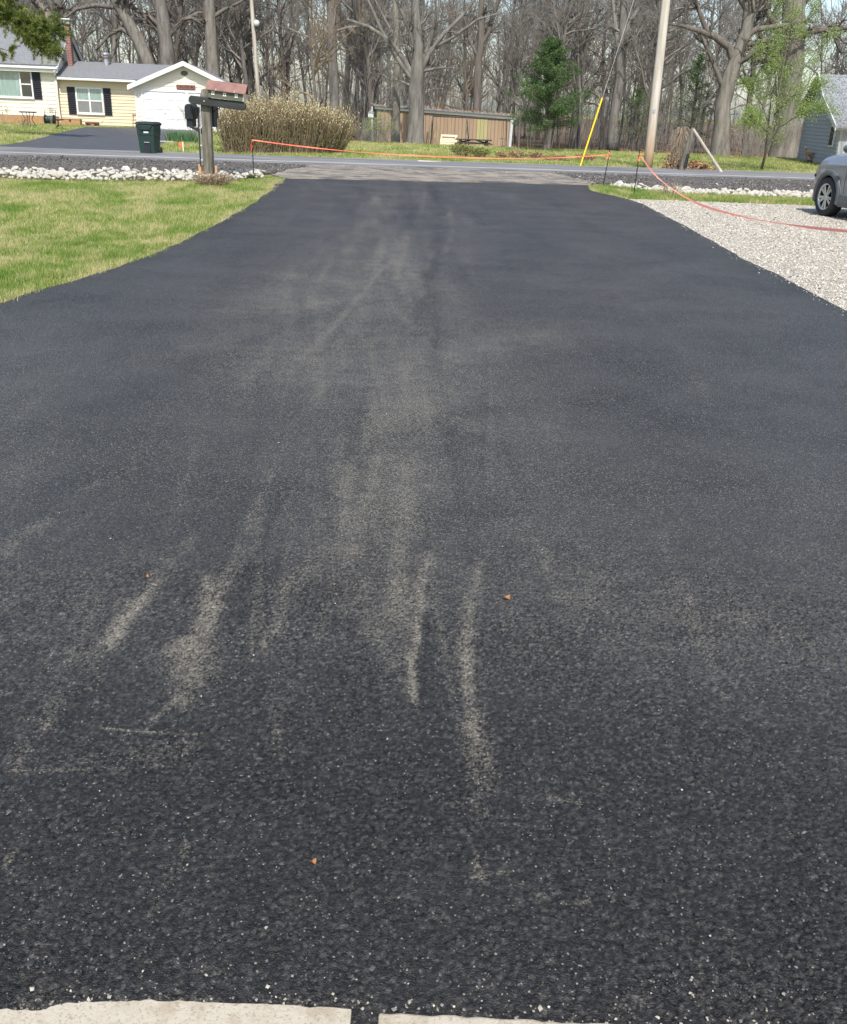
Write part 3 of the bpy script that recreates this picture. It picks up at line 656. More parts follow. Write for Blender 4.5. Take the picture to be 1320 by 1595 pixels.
M['pebble'] = tintmat('loose_pebbles', [(0, (.05, .05, .052)), (.55, (.085, .082, .08)), (.85, (.24, .22, .18)), (1, (.46, .42, .34))])
n = 1500; py_ = 1.45 + 20 * rg.rand(n) ** 2.6; px_ = rg.uniform(-.5, .5, n) * (.95 * py_ + .4); px_ = np.clip(px_, dleft(py_) + .1, dright(py_) - .1)
scatter_stones('pebbles', 'tiny pale and dark pebbles loose on the asphalt', 'pebbles', np.stack([px_, py_], 1), .0045, M['pebble'], 7, .032)
M['coated'] = tintmat('coated_stones', [(0, (.018, .018, .021)), (.7, (.04, .041, .045)), (1, (.075, .075, .078))], .5)
n = 5200; py_ = 1.46 + 2.4 * rg.rand(n) ** 1.5; px_ = rg.uniform(-.5, .5, n) * (.95 * py_ + .3)
kk = vnoise(px_, py_, 2.6) + .9 * vnoise(px_, py_, 14) + rg.randn(n) * .25 > .95; px_, py_ = px_[kk], py_[kk]
scatter_stones('aggregate', 'coarse tar coated stones standing proud of the near asphalt', 'aggregate', np.stack([px_, py_], 1), .0062, M['coated'], 8, .029)
M['crumb'] = tintmat('concrete_crumbs', [(0, (.10, .095, .085)), (.6, (.26, .24, .20)), (1, (.46, .42, .34))])
n = 170; px_ = rg.uniform(-.8, .8, n); line = np.interp(px_, [p[0] for p in ea + eb], [p[1] for p in ea + eb])
scatter_stones('pebbles', 'pale crumbs of concrete along the slab edge', 'pebbles', np.stack([px_, line + np.abs(rg.randn(n)) * .022 - .004], 1), .0055, M['crumb'], 9, .03)
for nm, lab, a in (('leaf', 'curled brown dead leaf lying on the asphalt right of centre', (788, 931)), ('leaf', 'tiny brown dead leaf on the asphalt towards the left', (228, 898)), ('leaf', 'reddish dead leaf scrap low on the asphalt near the slabs', (487, 1343))):
    p = G(a[0], a[1], .034); mb = MB(); r = random.Random(a[0]); s = .0105 if a[0] == 788 else .0055
    V = []; 
    for i in range(9):
        an = i / 9 * 6.283; q = s * (.6 + .7 * r.random()); V.append((p.x + q * 1.5 * math.cos(an), p.y + q * math.sin(an), p.z + .004 + .006 * math.sin(an * 2)))
    V.append((p.x, p.y, p.z + .002)); mb.add(V, [(i, (i + 1) % 9, 9) for i in range(9)])
    base = Vector(p); o = mb.build(nm, None, None, base); o.location = base
    o.data.materials.append(M['leafbrown'] if 'leafbrown' in M else M.setdefault('leafbrown', mat('brown_leaf', (.30, .13, .05), (.18, .08, .03), 60, .7))); tag(o, lab, 'leaf')

# ------------------------------------------------------------------ trees
def norm(v): return v / (math.sqrt(v[0] * v[0] + v[1] * v[1] + v[2] * v[2]) + 1e-9)
def cross(a, b): return np.array([a[1] * b[2] - a[2] * b[1], a[2] * b[0] - a[0] * b[2], a[0] * b[1] - a[1] * b[0]])
def limb(mb, rg, p, d, L, r0, r1, nseg, wob, up, sides):
    pts = [np.array(p, float)]; d = norm(np.array(d, float)); s = L / nseg; dirs = [d]
    for _ in range(nseg):
        d = norm(d + rg.randn(3) * wob + np.array([0, 0, up])); pts.append(pts[-1] + d * s); dirs.append(d)
    mb.tube(pts, np.linspace(r0, r1, nseg + 1), sides, cap=False); return pts, dirs
def side_dir(rg, d, ang):
    a = norm(cross(d, rg.randn(3))); return norm(d * math.cos(ang) + a * math.sin(ang))
def twigs(mb, rg, pts, dirs, r, L, level, per, cfg):
    """recursive side shoots along a limb; cfg = list of (count, length ratio, angle, sides)"""
    if level >= len(cfg): return
    cnt, lr, ang, sides = cfg[level]; m = len(pts) - 1
    for i in range(cnt):
        t = rg.uniform(per, 1.0) if level == 0 else rg.uniform(.18, 1.0)
        k = min(m - 1, int(t * m)); f = t * m - k
        p = pts[k] * (1 - f) + pts[k + 1] * f; d = side_dir(rg, dirs[k + 1], ang * rg.uniform(.7, 1.3))
        l = L * lr * rg.uniform(.6, 1.25) * (1.15 - .55 * t if level == 0 else 1); rr = max(.0032, r * (.5 if level == 0 else .45) * (1.1 - .5 * t))
        ns = 5 if level == 0 else (4 if level == 1 else 2)
        q, dd = limb(mb, rg, p, d, l, rr, rr * .3, ns, .20 if level < 2 else .25, .07, sides)
        twigs(mb, rg, q, dd, rr, l, level + 1, per, cfg)
def forest_tree(seed, h, r, first, cfg, lean=.03, wob=.03):
    rg = np.random.RandomState(seed); tm, cm = MB(), MB()
    d = np.array([rg.randn() * lean, rg.randn() * lean, 1])
    pts, dirs = limb(tm, rg, (0, 0, -.3), d, h, r, r * .18, 12, wob, .02, 7)
    twigs(cm, rg, pts, dirs, r, h * .36, 0, first, cfg)
    return tm.mesh('trunk', smooth=True), cm.mesh('crown', smooth=True)
protos = []
for s, (h, r, first) in enumerate([(19, .26, .2), (17, .20, .18), (18, .17, .22), (15, .13, .15), (13, .10, .12), (14, .09, .2), (11, .075, .1), (16, .15, .25)]):
    t, c = forest_tree(30 + s, h, r, first, [(26, .62, .8, 4), (9, .55, .7, 3), (9, .5, .65, 3)], wob=.035 + .01 * (s % 3))
    t.materials.append(M['bark'] if s % 2 else M['bark2']); c.materials.append(M['twig'] if s != 4 else M['twigred']); protos.append((t, c))
def plant_tree(tr, cr, loc, rz, sc, name, label, cat='tree', group=None):
    o = thing(name, label, cat, loc, rz, group); o.scale = (sc, sc, sc)
    link('trunk', tr, None, o); link('crown', cr, None, o); return o
rg = random.Random(21); placed = []; WT = []
def zone(x, y):
    px = 660 + x / y * 1628
    if px < 330: return 'behind the yellow house'
    if px < 575: return 'behind the big hedge'
    if px < 800: return 'behind the tan shed'
    if px < 1010: return 'behind the evergreen'
    return 'right of the utility pole'
tries = 0
while len(placed) < 128 and tries < 9000:
    tries += 1
    y = rg.uniform(54, 97); x = rg.uniform(-.46, .46) * y
    px = 660 + x / y * 1628
    if x < -6.5 and y < 72: continue
    if -5 < x < 9 and y < 60.5: continue
    if px > 1110 and y < 64: continue
    if px > 1045 and rg.random() < .68: continue
    if any((x - a) ** 2 + (y - b) ** 2 < 2.6 for a, b in placed): continue
    placed.append((x, y)); big = rg.random() < .2
    k = rg.choice([0, 1, 2, 7]) if big else rg.choice([2, 3, 4, 5, 6, 3, 5, 6])
    z = zone(x, y)
    nm = 'thick bare grey tree' if k in (0, 1) else ('slim bare grey tree' if k in (5, 6, 3) else 'bare brownish tree')
    WT.append((z, nm, x / y, plant_tree(*protos[k], (x, y, H(x, y) - .05), rg.uniform(0, 6.28), rg.uniform(.8, 1.15), 'woodland_tree', '', 'tree', 'woodland trees ' + z)))
ORD = 'first second third fourth fifth sixth seventh eighth ninth tenth eleventh twelfth thirteenth fourteenth fifteenth sixteenth seventeenth eighteenth nineteenth twentieth'.split()
ORD += ['twenty-' + q for q in ORD[:9]] + ['thirtieth'] + ['thirty-' + q for q in ORD[:9]]
WT.sort(key=lambda q: (q[0], q[1], q[2])); _c = {}
for z, nm, _, o in WT:
    i = _c[(z, nm)] = _c.get((z, nm), 0) + 1
    o['label'] = ORD[i - 1] + ' ' + nm + ' from the left ' + z
# deep woods: a far mass
def arrays(mb):
    V = np.array(mb.v); F = np.array(mb.f); return V, F
def spread(name, label, cat, kinds, spots, mat_):
    Vs, Fs, o = [], [], 0
    for x, y, k, a, s, sz in spots:
        V, F = kinds[k]; c, n_ = math.cos(a), math.sin(a)
        Vs.append(np.stack([(V[:, 0] * c - V[:, 1] * n_) * s + x, (V[:, 0] * n_ + V[:, 1] * c) * s + y, V[:, 2] * sz + H(x, y) - .1], 1)); Fs.append(F + o); o += len(V)
    stuff(fast(name, np.concatenate(Vs), np.concatenate(Fs), mat_), label, cat)
def deep_woods():
    rg = np.random.RandomState(8); kinds = []
    for i in range(7):
        mb = MB(); h = rg.uniform(13, 19); r = rg.uniform(.09, .2)
        pts, dirs = limb(mb, rg, (0, 0, -.2), (rg.randn() * .04, rg.randn() * .04, 1), h, r, r * .2, 6, .04, .02, 4)
        twigs(mb, rg, pts, dirs, r, h * .36, 0, .12, [(16, .6, .8, 3), (5, .5, .7, 2)]); kinds.append(mb)
    kinds = [arrays(m) for m in kinds]; spots = []
    for i in range(140):
        y = rg.uniform(97, 150); x = rg.uniform(-.47, .47) * y
        if x / y > .25 and rg.rand() < .8: continue
        spots.append((x, y, rg.randint(7), rg.uniform(0, 6.28), rg.uniform(.8, 1.2), rg.uniform(.8, 1.2)))
    spread('deep_woods', 'far mass of bare trees deep in the woods', 'woods', kinds, spots, M['twig'])
    kinds = []
    for i in range(9):
        mb = MB(); h = rg.uniform(3, 6.5); r = rg.uniform(.016, .036)
        pts, dirs = limb(mb, rg, (0, 0, -.1), (rg.randn() * .1, rg.randn() * .1, 1), h, r, r * .25, 5, .07, .04, 3)
        twigs(mb, rg, pts, dirs, r, h * .45, 0, .25, [(7, .6, .5, 3), (4, .5, .6, 2)]); kinds.append(arrays(mb))
    spots = []
    while len(spots) < 1700:
        y = rg.uniform(57, 104); x = rg.uniform(-.46, .46) * y
        if (x < -6.5 and y < 70) or (-5 < x < 8 and y < 60) or (x / y > .27 and y < 66) or (x / y > .25 and rg.rand() < .45): continue
        spots.append((x, y, rg.randint(9), rg.uniform(0, 6.28), rg.uniform(.7, 1.1), rg.uniform(.6, 1.3)))
    spread('undergrowth', 'thin saplings and brush filling the woods', 'brush', kinds, spots, M['twig'])
deep_woods()
# leaf litter on the woodland floor edge and by the old posts
def flakes(name, label, P, size, mat_, seed, z=.0, tilt=.7, cat='leaves'):
    rg = np.random.RandomState(seed); n = len(P); P = np.asarray(P, float)
    if P.shape[1] == 2: P = np.c_[P, npH(P[:, 0], P[:, 1]) + z]
    s = size * (.6 + .8 * rg.rand(n)); a = rg.randn(n, 3); a /= np.linalg.norm(a, axis=1)[:, None]
    b = np.cross(a, rg.randn(n, 3)); b /= np.linalg.norm(b, axis=1)[:, None]
    if tilt < 1: a[:, 2] *= tilt; b[:, 2] *= tilt
    u = a * s[:, None]; w = b * (s * .55)[:, None]
    V = np.stack([P - u, P + w, P + u, P - w], 1).reshape(-1, 3); T = np.arange(4 * n).reshape(-1, 4)
    o = fast(name, V, T, mat_, {'tint': np.repeat(rg.rand(n), 4)}); 
    if label: stuff(o, label, cat)
    return o
rgn = np.random.RandomState(14)
x = rgn.uniform(-26, 30, 60000); y = rgn.uniform(49, 75, 60000); k = inpoly(x, y, wood_edge)
flakes('leaf_litter', 'brown fallen leaves along the edge of the woods', np.stack([x[k], y[k]], 1), .06, M['deadleaf'], 3, .03)
p0 = G(1085, 266); n = 900
P = np.stack([p0.x + .1 + rgn.randn(n) * .55, p0.y + .25 + rgn.randn(n) * .3], 1); zz = .28 * np.exp(-((P[:, 0] - p0.x) ** 2) / .25) * rgn.rand(n)
flakes('leaf_pile', 'orange brown leaves drifted against the old fence post', np.c_[P, zz + .03], .06, M['deadleaf'], 4)
# ------------------------------------------------------------------ particular trees
def px_tree(name, label, base_px, Y, trunk, limbs, cfg, barkm, twigm, seed, twl=1.6, sides=9):
    """trunk and main limbs surveyed by sight line at distance Y: (px, py, radius[, dY])"""
    rg = np.random.RandomState(seed); tm, cm = MB(), MB()
    def conv(l):
        P = [D(q[0], q[1], Y + (q[3] if len(q) > 3 else 0)) for q in l]; return [np.array(p) for p in P], [q[2] for q in l]
    def dense(P, R, k=3):
        out, rr = [], []
        for i in range(len(P) - 1):
            for j in range(k):
                t = j / k; out.append(P[i] * (1 - t) + P[i + 1] * t + rg.randn(3) * R[i] * (.045, .045, 0) * (i > 1)); rr.append(R[i] * (1 - t) + R[i + 1] * t)
        out.append(P[-1]); rr.append(R[-1]); out[0] = P[0]; return out, rr
    TP, TR = conv(trunk); b = TP[0].copy()
    P, R = dense(TP, TR); tm.tube(P, R, sides)
    def dirs(P): return [norm(P[min(i + 1, len(P) - 1)] - P[max(i - 1, 0)]) for i in range(len(P))]
    twigs(cm, rg, P, dirs(P), TR[-1] * 2.0, twl * 1.2, 0, .55, cfg)
    for l in limbs:
        LP, LR = conv(l); LP, LR = dense(LP, LR); cm.tube(LP, LR, 6)
        twigs(cm, rg, LP, dirs(LP), max(LR[-1] * 1.6, .03), twl, 0, .25, cfg)
    o = thing(name, label, 'tree', b)
    tm.build('trunk', barkm, o, b, True, fix=False); cm.build('crown', twigm, o, b, True, fix=False); return o
CF = [(9, .7, .8, 4), (6, .5, .7, 3), (5, .45, .7, 3)]
px_tree('shade_tree', 'large grey spreading tree standing before the tan shed', 0, 50,
    [(646, 238, .62), (647, 222, .46), (648, 205, .40), (648, 150, .36), (650, 115, .34), (652, 70, .26), (648, 20, .2), (650, -80, .12)],
    [[(645, 122, .16), (628, 90, .14), (606, 62, .12), (575, 42, .09), (540, 30, .05)], [(646, 128, .15), (625, 100, .13), (600, 60, .1), (580, 15, .08), (555, -40, .05)],
     [(652, 118, .15), (668, 85, .13), (690, 55, .11), (720, 25, .08), (748, -10, .05)], [(654, 105, .12), (672, 60, .10), (684, 10, .08), (690, -50, .05)],
     [(652, 112, .1), (690, 105, .05), (705, 106, .03)], [(650, 90, .12), (640, 50, .1), (622, 10, .08), (600, -40, .05)], [(655, 85, .1), (700, 62, .08), (745, 30, .06), (780, 20, .03)],
     [(642, 135, .07), (625, 126, .05), (612, 124, .03)]], CF, M['bark'], M['bark'], 51, 1.7)
px_tree('woodland_tree', 'straight trunk with peeling pinkish bark left of the shade tree', 0, 53,
    [(616, 236, .26), (617, 215, .22), (618, 150, .19), (619, 100, .18), (617, 40, .16), (616, -60, .12)], [[(617, 60, .06), (600, 30, .05), (585, 0, .03)]], CF, M['barkpale'], M['twig'], 52, 1.3)
px_tree('woodland_tree', 'tall straight grey trunk directly behind the garage roof peak', 0, 66,
    [(340, 215, .5), (333, 120, .42), (328, 60, .38), (326, 0, .36), (325, -80, .25)], [[(327, 30, .14), (350, 15, .12), (375, 3, .08), (400, -15, .05)], [(328, 45, .13), (300, 28, .11), (285, 30, .08), (270, 45, .04)]], CF, M['barkpale'], M['bark2'], 53, 2)
px_tree('woodland_tree', 'thick trunk rising behind the low wing of the yellow house', 0, 68,
    [(268, 200, .6), (262, 100, .5), (258, 60, .46), (252, 20, .42), (243, -40, .3)], [[(258, 62, .2), (240, 40, .16), (222, 22, .12), (205, 12, .08)], [(261, 60, .16), (285, 32, .13), (310, 20, .1), (330, 20, .06)], [(256, 50, .15), (235, 30, .12), (210, 32, .07)]], CF, M['bark'], M['bark2'], 54, 2)
px_tree('woodland_tree', 'leaning forked tree with arching limbs above the wing roof', 0, 67,
    [(238, 190, .5), (232, 100, .42), (215, 62, .40), (198, 32, .36), (185, 8, .34), (168, -30, .25)], [[(199, 34, .3), (196, 10, .26), (192, -30, .18)], [(215, 62, .18), (190, 45, .13), (170, 55, .09), (150, 78, .05)], [(186, 12, .18), (150, 8, .14), (120, 14, .1), (100, 30, .05)]], CF, M['barkpale'], M['bark2'], 55, 2)
px_tree('woodland_tree', 'twisted tree with low limbs behind the brick chimney', 0, 70,
    [(100, 190, .5), (96, 60, .42), (84, 38, .40), (66, 14, .36), (50, -10, .3)], [[(92, 45, .26), (86, 20, .22), (76, 0, .18), (70, -30, .1)], [(95, 60, .25), (93, 20, .22), (92, -20, .15)]], CF, M['barkpale'], M['bark2'], 56, 2)
px_tree('woodland_tree', 'tall straight trunk above the right end of the hedge', 0, 62,
    [(522, 225, .36), (521, 150, .29), (518, 80, .27), (516, 20, .26), (514, -60, .2)], [[(517, 92, .08), (500, 80, .07), (485, 60, .06), (445, 42, .03)], [(517, 50, .08), (545, 42, .07), (575, 40, .04)], [(518, 88, .08), (492, 96, .06), (462, 108, .03)]], CF, M['bark'], M['twig'], 57, 1.5)
px_tree('oak_tree', 'big leaning oak with a low left limb behind the brace post', 0, 48.5,
    [(1122, 252, .60), (1122, 240, .48), (1124, 205, .40), (1128, 160, .35), (1135, 125, .33), (1150, 85, .30), (1164, 45, .26), (1170, 0, .26), (1180, -60, .2)],
    [[(1145, 100, .2), (1136, 74, .18), (1114, 57, .16), (1088, 48, .12), (1062, 40, .08), (1030, 36, .04)], [(1104, 53, .12), (1094, 30, .11), (1086, 8, .08), (1080, -30, .05)], [(1158, 60, .17), (1178, 46, .15), (1205, 42, .12), (1235, 38, .09), (1262, 30, .06)],
     [(1160, 70, .16), (1182, 66, .14), (1215, 58, .1), (1240, 60, .06)], [(1166, 40, .18), (1178, 12, .16), (1192, -20, .1)], [(1168, 20, .18), (1155, 0, .14), (1145, -30, .1)], [(1128, 140, .14), (1112, 100, .1), (1096, 62, .08), (1086, 40, .05)], [(1140, 130, .08), (1170, 128, .06), (1200, 122, .03)]],
    [(10, .75, .8, 4), (6, .55, .7, 3), (6, .45, .7, 3)], M['barkpale'], M['bark2'], 58, 1.8, 10)
px_tree('oak_tree', 'massive flared trunk beside the grey house', 0, 50,
    [(1221, 256, .98), (1221, 246, .80), (1222, 225, .64), (1226, 180, .56), (1232, 120, .55), (1236, 60, .55), (1238, 0, .5), (1240, -80, .4)],
    [[(1238, 56, .2), (1268, 48, .18), (1300, 44, .14), (1340, 42, .1)], [(1232, 70, .2), (1212, 46, .18), (1196, 20, .13), (1180, -15, .08)], [(1228, 110, .18), (1206, 84, .15), (1190, 62, .12), (1172, 40, .08)], [(1296, 45, .08), (1302, 65, .06), (1312, 85, .04)], [(1240, 10, .2), (1275, -20, .15), (1310, -60, .1)]],
    CF, M['barkpale'], M['bark2'], 59, 1.7, 12)
px_tree('woodland_tree', 'dark twin trunk rising between shade tree and evergreen', 0, 60,
    [(742, 225, .28), (743, 170, .24), (745, 110, .22), (750, 60, .19), (750, 0, .16), (752, -60, .12)], [[(747, 75, .14), (762, 50, .12), (772, 15, .1), (785, -30, .06)], [(745, 90, .1), (730, 60, .08), (722, 20, .05)]], CF, M['bark2'], M['bark2'], 60, 1.5)
px_tree('woodland_tree', 'stout forked trunk crossed by the guy wire', 0, 57,
    [(954, 236, .34), (956, 190, .27), (966, 120, .24), (968, 70, .22), (972, 20, .2), (975, -50, .14)], [[(966, 85, .15), (960, 50, .13), (956, 10, .1), (950, -30, .06)], [(969, 60, .14), (985, 30, .12), (1000, 5, .08)]], CF, M['bark'], M['twig'], 61, 1.4)

def leaves_on(mb_pts, n, size, spread, seed):
    rg = np.random.RandomState(seed); A = np.array(mb_pts); i = rg.randint(0, len(A), n); return A[i] + rg.randn(n, 3) * spread
# young tree in leaf
def young_tree():
    Y = 36.0; rg = np.random.RandomState(70); b = np.array(D(1184, 271, Y)); b[2] = 0; tm, cm = MB(), MB(); tips = []
    stems = [[(1184, 272, .05), (1190, 250, .045), (1196, 225, .04), (1206, 190, .032), (1214, 140, .026), (1224, 80, .02), (1236, 10, .014), (1240, -40, .008)],
             [(1185, 270, .04), (1192, 240, .035), (1196, 205, .03), (1202, 150, .024), (1218, 90, .017), (1222, 30, .01)],
             [(1186, 268, .035), (1195, 230, .03), (1212, 200, .026), (1235, 185, .02), (1270, 170, .013), (1300, 176, .006)],
             [(1192, 240, .03), (1214, 170, .024), (1242, 120, .018), (1275, 75, .012), (1305, 40, .006)],
             [(1200, 200, .022), (1188, 165, .018), (1172, 140, .013), (1160, 128, .006)],
             [(1206, 180, .022), (1232, 150, .016), (1262, 142, .01), (1285, 130, .006)], [(1210, 150, .02), (1206, 90, .015), (1208, 40, .01), (1216, -10, .006)],
             [(1216, 110, .018), (1245, 60, .012), (1268, 10, .008), (1280, -30, .005)], [(1200, 210, .02), (1180, 190, .014), (1164, 180, .006)], [(1214, 160, .018), (1196, 120, .012), (1186, 80, .006)]]
    for i, s in enumerate(stems):
        P = [np.array(D(q[0], q[1], Y + .25 * math.sin(i * 2.1) * k)) for k, q in enumerate(s)]; R = [q[2] for q in s]
        (tm if i == 0 else cm).tube(P, R, 6)
        Q = []
        for a, c in zip(P[:-1], P[1:]):
            for t in np.linspace(0, 1, 5): Q.append(a * (1 - t) + c * t)
        dd = [norm(Q[min(j + 1, len(Q) - 1)] - Q[max(j - 1, 0)]) + 1e-4 for j in range(len(Q))]
        keep = MB(); twigs(keep, rg, Q, dd, .016, .75, 0, .25, [(16, .8, .75, 3), (6, .5, .7, 3)])
        cm.add(keep.v, keep.f); tips += keep.v
    o = thing('young_tree', 'slender young tree in fresh light green leaf before grey house', 'tree', b)
    tm.build('trunk', M['bark2'], o, b, True, fix=False); cm.build('crown', M['bark2'], o, b, True, fix=False)
    P = leaves_on(tips, 30000, .05, .11, 5); P = P[(vnoise(P[:, 0] * 3, P[:, 2] * 3, 1) + .3 * vnoise(P[:, 0], P[:, 2], 9) > .33)]
    l = flakes('foliage', None, P - b, .022, M['youngleaf'], 6, tilt=1); l.parent = o
young_tree()

# evergreens
def cedar(name, label, base, h, w, z0, n, seed, lean=0.0):
    rg = np.random.RandomState(seed); o = thing(name, label, 'tree', base); tm, cm = MB(), MB()
    tm.tube([(0, 0, -.2), (.02, 0, h * .4), (lean * h * .6, 0, h * .75), (lean * h, 0, h)], [.09, .07, .04, .01], 7)
    P = []; nb = 120
    for i in range(nb):
        t = (i + rg.rand()) / nb; z = z0 + (h - z0) * t; prof = (1 - t) ** .72 * (.5 + .66 * rg.rand()) * min(1, .62 + t * 2.6)
        L = w * .5 * prof + .06; a = rg.uniform(0, 6.283); up = rg.uniform(.0, .45) + .5 * t
        d = norm(np.array([math.cos(a), math.sin(a), up - .1])); p = np.array([lean * z, 0, z])
        pts, dirs = limb(cm, rg, p, d, L, .012, .003, 4, .12, .05, 3)
        for q, k in zip(pts[1:], range(1, 5)):
            m = int(n / nb / 4 * (1.2 if k > 2 else .8)); sp = .045 + .045 * L * (1.1 if k < 4 else .8)
            P.append(q + rg.randn(m, 3) * [sp, sp, sp * .8])
    P = np.concatenate(P)
    tm.build('trunk', M['bark2'], o, fix=False); cm.build('branches', M['bark2'], o, fix=False)
    l = flakes('foliage', None, P, .027, M['cedar'], seed, tilt=1); l.parent = o
    return o
cedar('evergreen_tree', 'bushy pointed evergreen standing alone on the far lawn', D(848, 238, 46.5), 4.6, 4.2, .95, 52000, 80, .0)
cedar('cedar_tree', 'dark shaggy cedar at the wood edge right of the utility pole', D(1072, 236, 52), 4.4, 3.6, .7, 9000, 81)
cedar('cedar_tree', 'dim small cedar in the woods left of the utility pole', D(985, 235, 55), 3.0, 2.8, .6, 4500, 82)

# pine whose bough reaches in from the left
def pine():
    rg = np.random.RandomState(90); b = np.array((-19.2, 41.0, 0.0)); tm, cm = MB(), MB(); tufts = []
    tm.tube([(0, 0, -.2), (.1, 0, 3), (.0, .1, 7), (.1, 0, 12)], [.24, .2, .14, .04], 9)
    def bough(P, R, dens, L, sp=.75):
        P = [np.array(p) - b for p in P]; cm.tube(P, R, 5); Q = []
        for a, c in zip(P[:-1], P[1:]):
            for t in np.linspace(0, 1, 7)[:-1]: Q.append(a * (1 - t) + c * t)
        Q.append(P[-1])
        for i in range(dens):
            j = rg.randint(1, len(Q)); f = j / len(Q)
            d = norm(norm(P[-1] - P[0]) * .8 + rg.randn(3) * sp + np.array([0, 0, .1])); q, _ = limb(cm, rg, Q[j], d, L * rg.uniform(.4, 1.1), .011, .004, 3, .2, .08, 3); tufts.extend([(q[-1], d), (q[-2], d), (q[1] * .5 + q[2] * .5, d)])
    Yb = 40.5
    bough([D(-70, -20, 41), D(-20, 8, Yb), D(20, 32, Yb), D(56, 46, Yb), D(86, 44, Yb)], [.07, .055, .04, .025, .01], 260, .62)
    bough([D(20, 32, Yb), D(45, 58, Yb - .2), D(62, 70, Yb - .3), D(80, 74, Yb - .4)], [.03, .025, .015, .006], 150, .5)
    bough([D(-60, 55, 41), D(-15, 70, Yb), D(10, 78, Yb), D(26, 82, Yb)], [.04, .03, .015, .006], 13, .32)
    bough([D(-40, 60, 41), D(0, 82, Yb + .3), D(16, 92, Yb + .3), D(30, 98, Yb + .3)], [.02, .014, .01, .004], 5, .25)
    bough([D(-70, -40, 41), D(-30, -8, 40.8), D(5, 0, 40.8), D(25, 10, 40.8)], [.06, .04, .02, .01], 60, .6)
    for i in range(4):
        a = rg.uniform(1.8, 4.6); z = rg.uniform(3.5, 11); p = np.array([0, 0, z]) + b; e = p + np.array([math.cos(a), math.sin(a), .1]) * 2.6
        bough([p, p * .5 + e * .5 + [0, 0, .2], e], [.05, .035, .01], 34, .6)
    V, T, tn = [], [], []; k = 0
    for q, d in tufts:
        m = 30; nd = rg.randn(m, 3) * .75 + d; nd /= np.linalg.norm(nd, axis=1)[:, None]; L = rg.uniform(.11, .19, m); w = np.cross(nd, rg.randn(m, 3)); w /= np.linalg.norm(w, axis=1)[:, None]; w *= .011
        st = q + d * rg.uniform(-.1, .1, m)[:, None]
        V.append(np.stack([st - w, st + w, st + nd * L[:, None]], 1).reshape(-1, 3)); tn.append(np.repeat(np.clip(rg.normal(.5 + .25 * rg.randn(), .25, m), 0, 1), 3)); k += m
    o = thing('pine_tree', 'pine bough with long needles reaching in over the house roof', 'tree', b)
    tm.build('trunk', M['bark2'], o, (0, 0, 0), True, fix=False); cm.build('branches', M['bark2'], o, fix=False)
    V = np.concatenate(V); l = fast('needles', V, np.arange(len(V)).reshape(-1, 3), M['needle'], {'tint': np.concatenate(tn)}); l.parent = o
pine()

# big hedge of catkin shrubs
def hedge():
    a, c = G(352, 243), G(535, 239); a.y = 34.6; c.y = 37.2; a.x = -7.05; c.x = -3.5
    rg = np.random.RandomState(100); o = thing('hedge', 'broad brown shrub hedge tipped with cream catkins across the road', 'hedge', a)
    sm_, V, cat, gl = MB(), [], [], []
    b = np.array(a)
    for i in range(2600):
        t = rg.rand(); q = rg.uniform(-.75, .75); base = b * (1 - t) + np.array(c) * t + np.array([rg.randn() * .05, q * .8, 0])
        h = (rg.uniform(.62, 1.0) if rg.rand() < .93 else rg.uniform(1.0, 1.18)) * (1.72 - .18 * abs(q)) * (.80 + .26 * math.sin(math.pi * min(1, max(0, t * .9 + .12))))
        out = (t - .5) * .55; tip = base + np.array([out * rg.uniform(.5, 1.6) + rg.randn() * .2, q * .35 + rg.randn() * .16, h]); mid = base * .5 + tip * .5 + rg.randn(3) * .09
        sm_.tube([base - b, mid - b, tip - b], [.009, .007, .003], 3, cap=False)
        dv = norm(tip - mid)
        for k in range(2):
            s0 = mid * .6 + tip * .4 - b; e0 = s0 + norm(dv + rg.randn(3) * .45) * rg.uniform(.15, .45); sm_.tube([s0, e0], [.004, .002], 3, cap=False)
            if rg.rand() < .35 * (h > 1.15): cat.append(e0)
        if rg.rand() < .8:
            for k in range(rg.randint(1, 4)): cat.append(tip - b - dv * .09 * k + rg.randn(3) * .015)
        if rg.rand() < .95:
            for k in range(6): gl.append(base * (1 - .0) - b + (tip - base) * rg.uniform(.15, .95) + rg.randn(3) * .08)
    sm_.build('stems', M['twigred'], o, fix=False)
    n = len(cat); C = np.array(cat); up = np.tile([0, 0, 1.0], (n, 1)) + rg.randn(n, 3) * .3; w = np.cross(up, rg.randn(n, 3)); w /= np.linalg.norm(w, axis=1)[:, None]; w2 = np.cross(up, w); L = rg.uniform(.03, .085, n)[:, None]; r = .011
    vs = np.stack([C - up * L * .5, C + w * r, C + w2 * r, C - w * r, C - w2 * r, C + up * L * .6], 1).reshape(-1, 3); of = np.array([(0, 2, 1), (0, 3, 2), (0, 4, 3), (0, 1, 4), (5, 1, 2), (5, 2, 3), (5, 3, 4), (5, 4, 1)])
    l = fast('catkins', vs, (of[None] + 6 * np.arange(n)[:, None, None]).reshape(-1, 3), M['catkin'], {'tint': np.repeat(rg.rand(n), 6)}); l.parent = o
    l = flakes('leaves', None, np.array(gl), .028, M['shrubleaf'], 8, tilt=1); l.parent = o
    n = 2500; t = rg.rand(n); P = np.stack([b[0] * (1 - t) + c.x * t + rg.randn(n) * .2, b[1] * (1 - t) + c.y * t - .55 + rg.randn(n) * .22], 1)
    flakes('leaf_litter', 'dead brown leaves under the front of the hedge', P, .045, M['deadleaf'], 12, .02)
hedge()

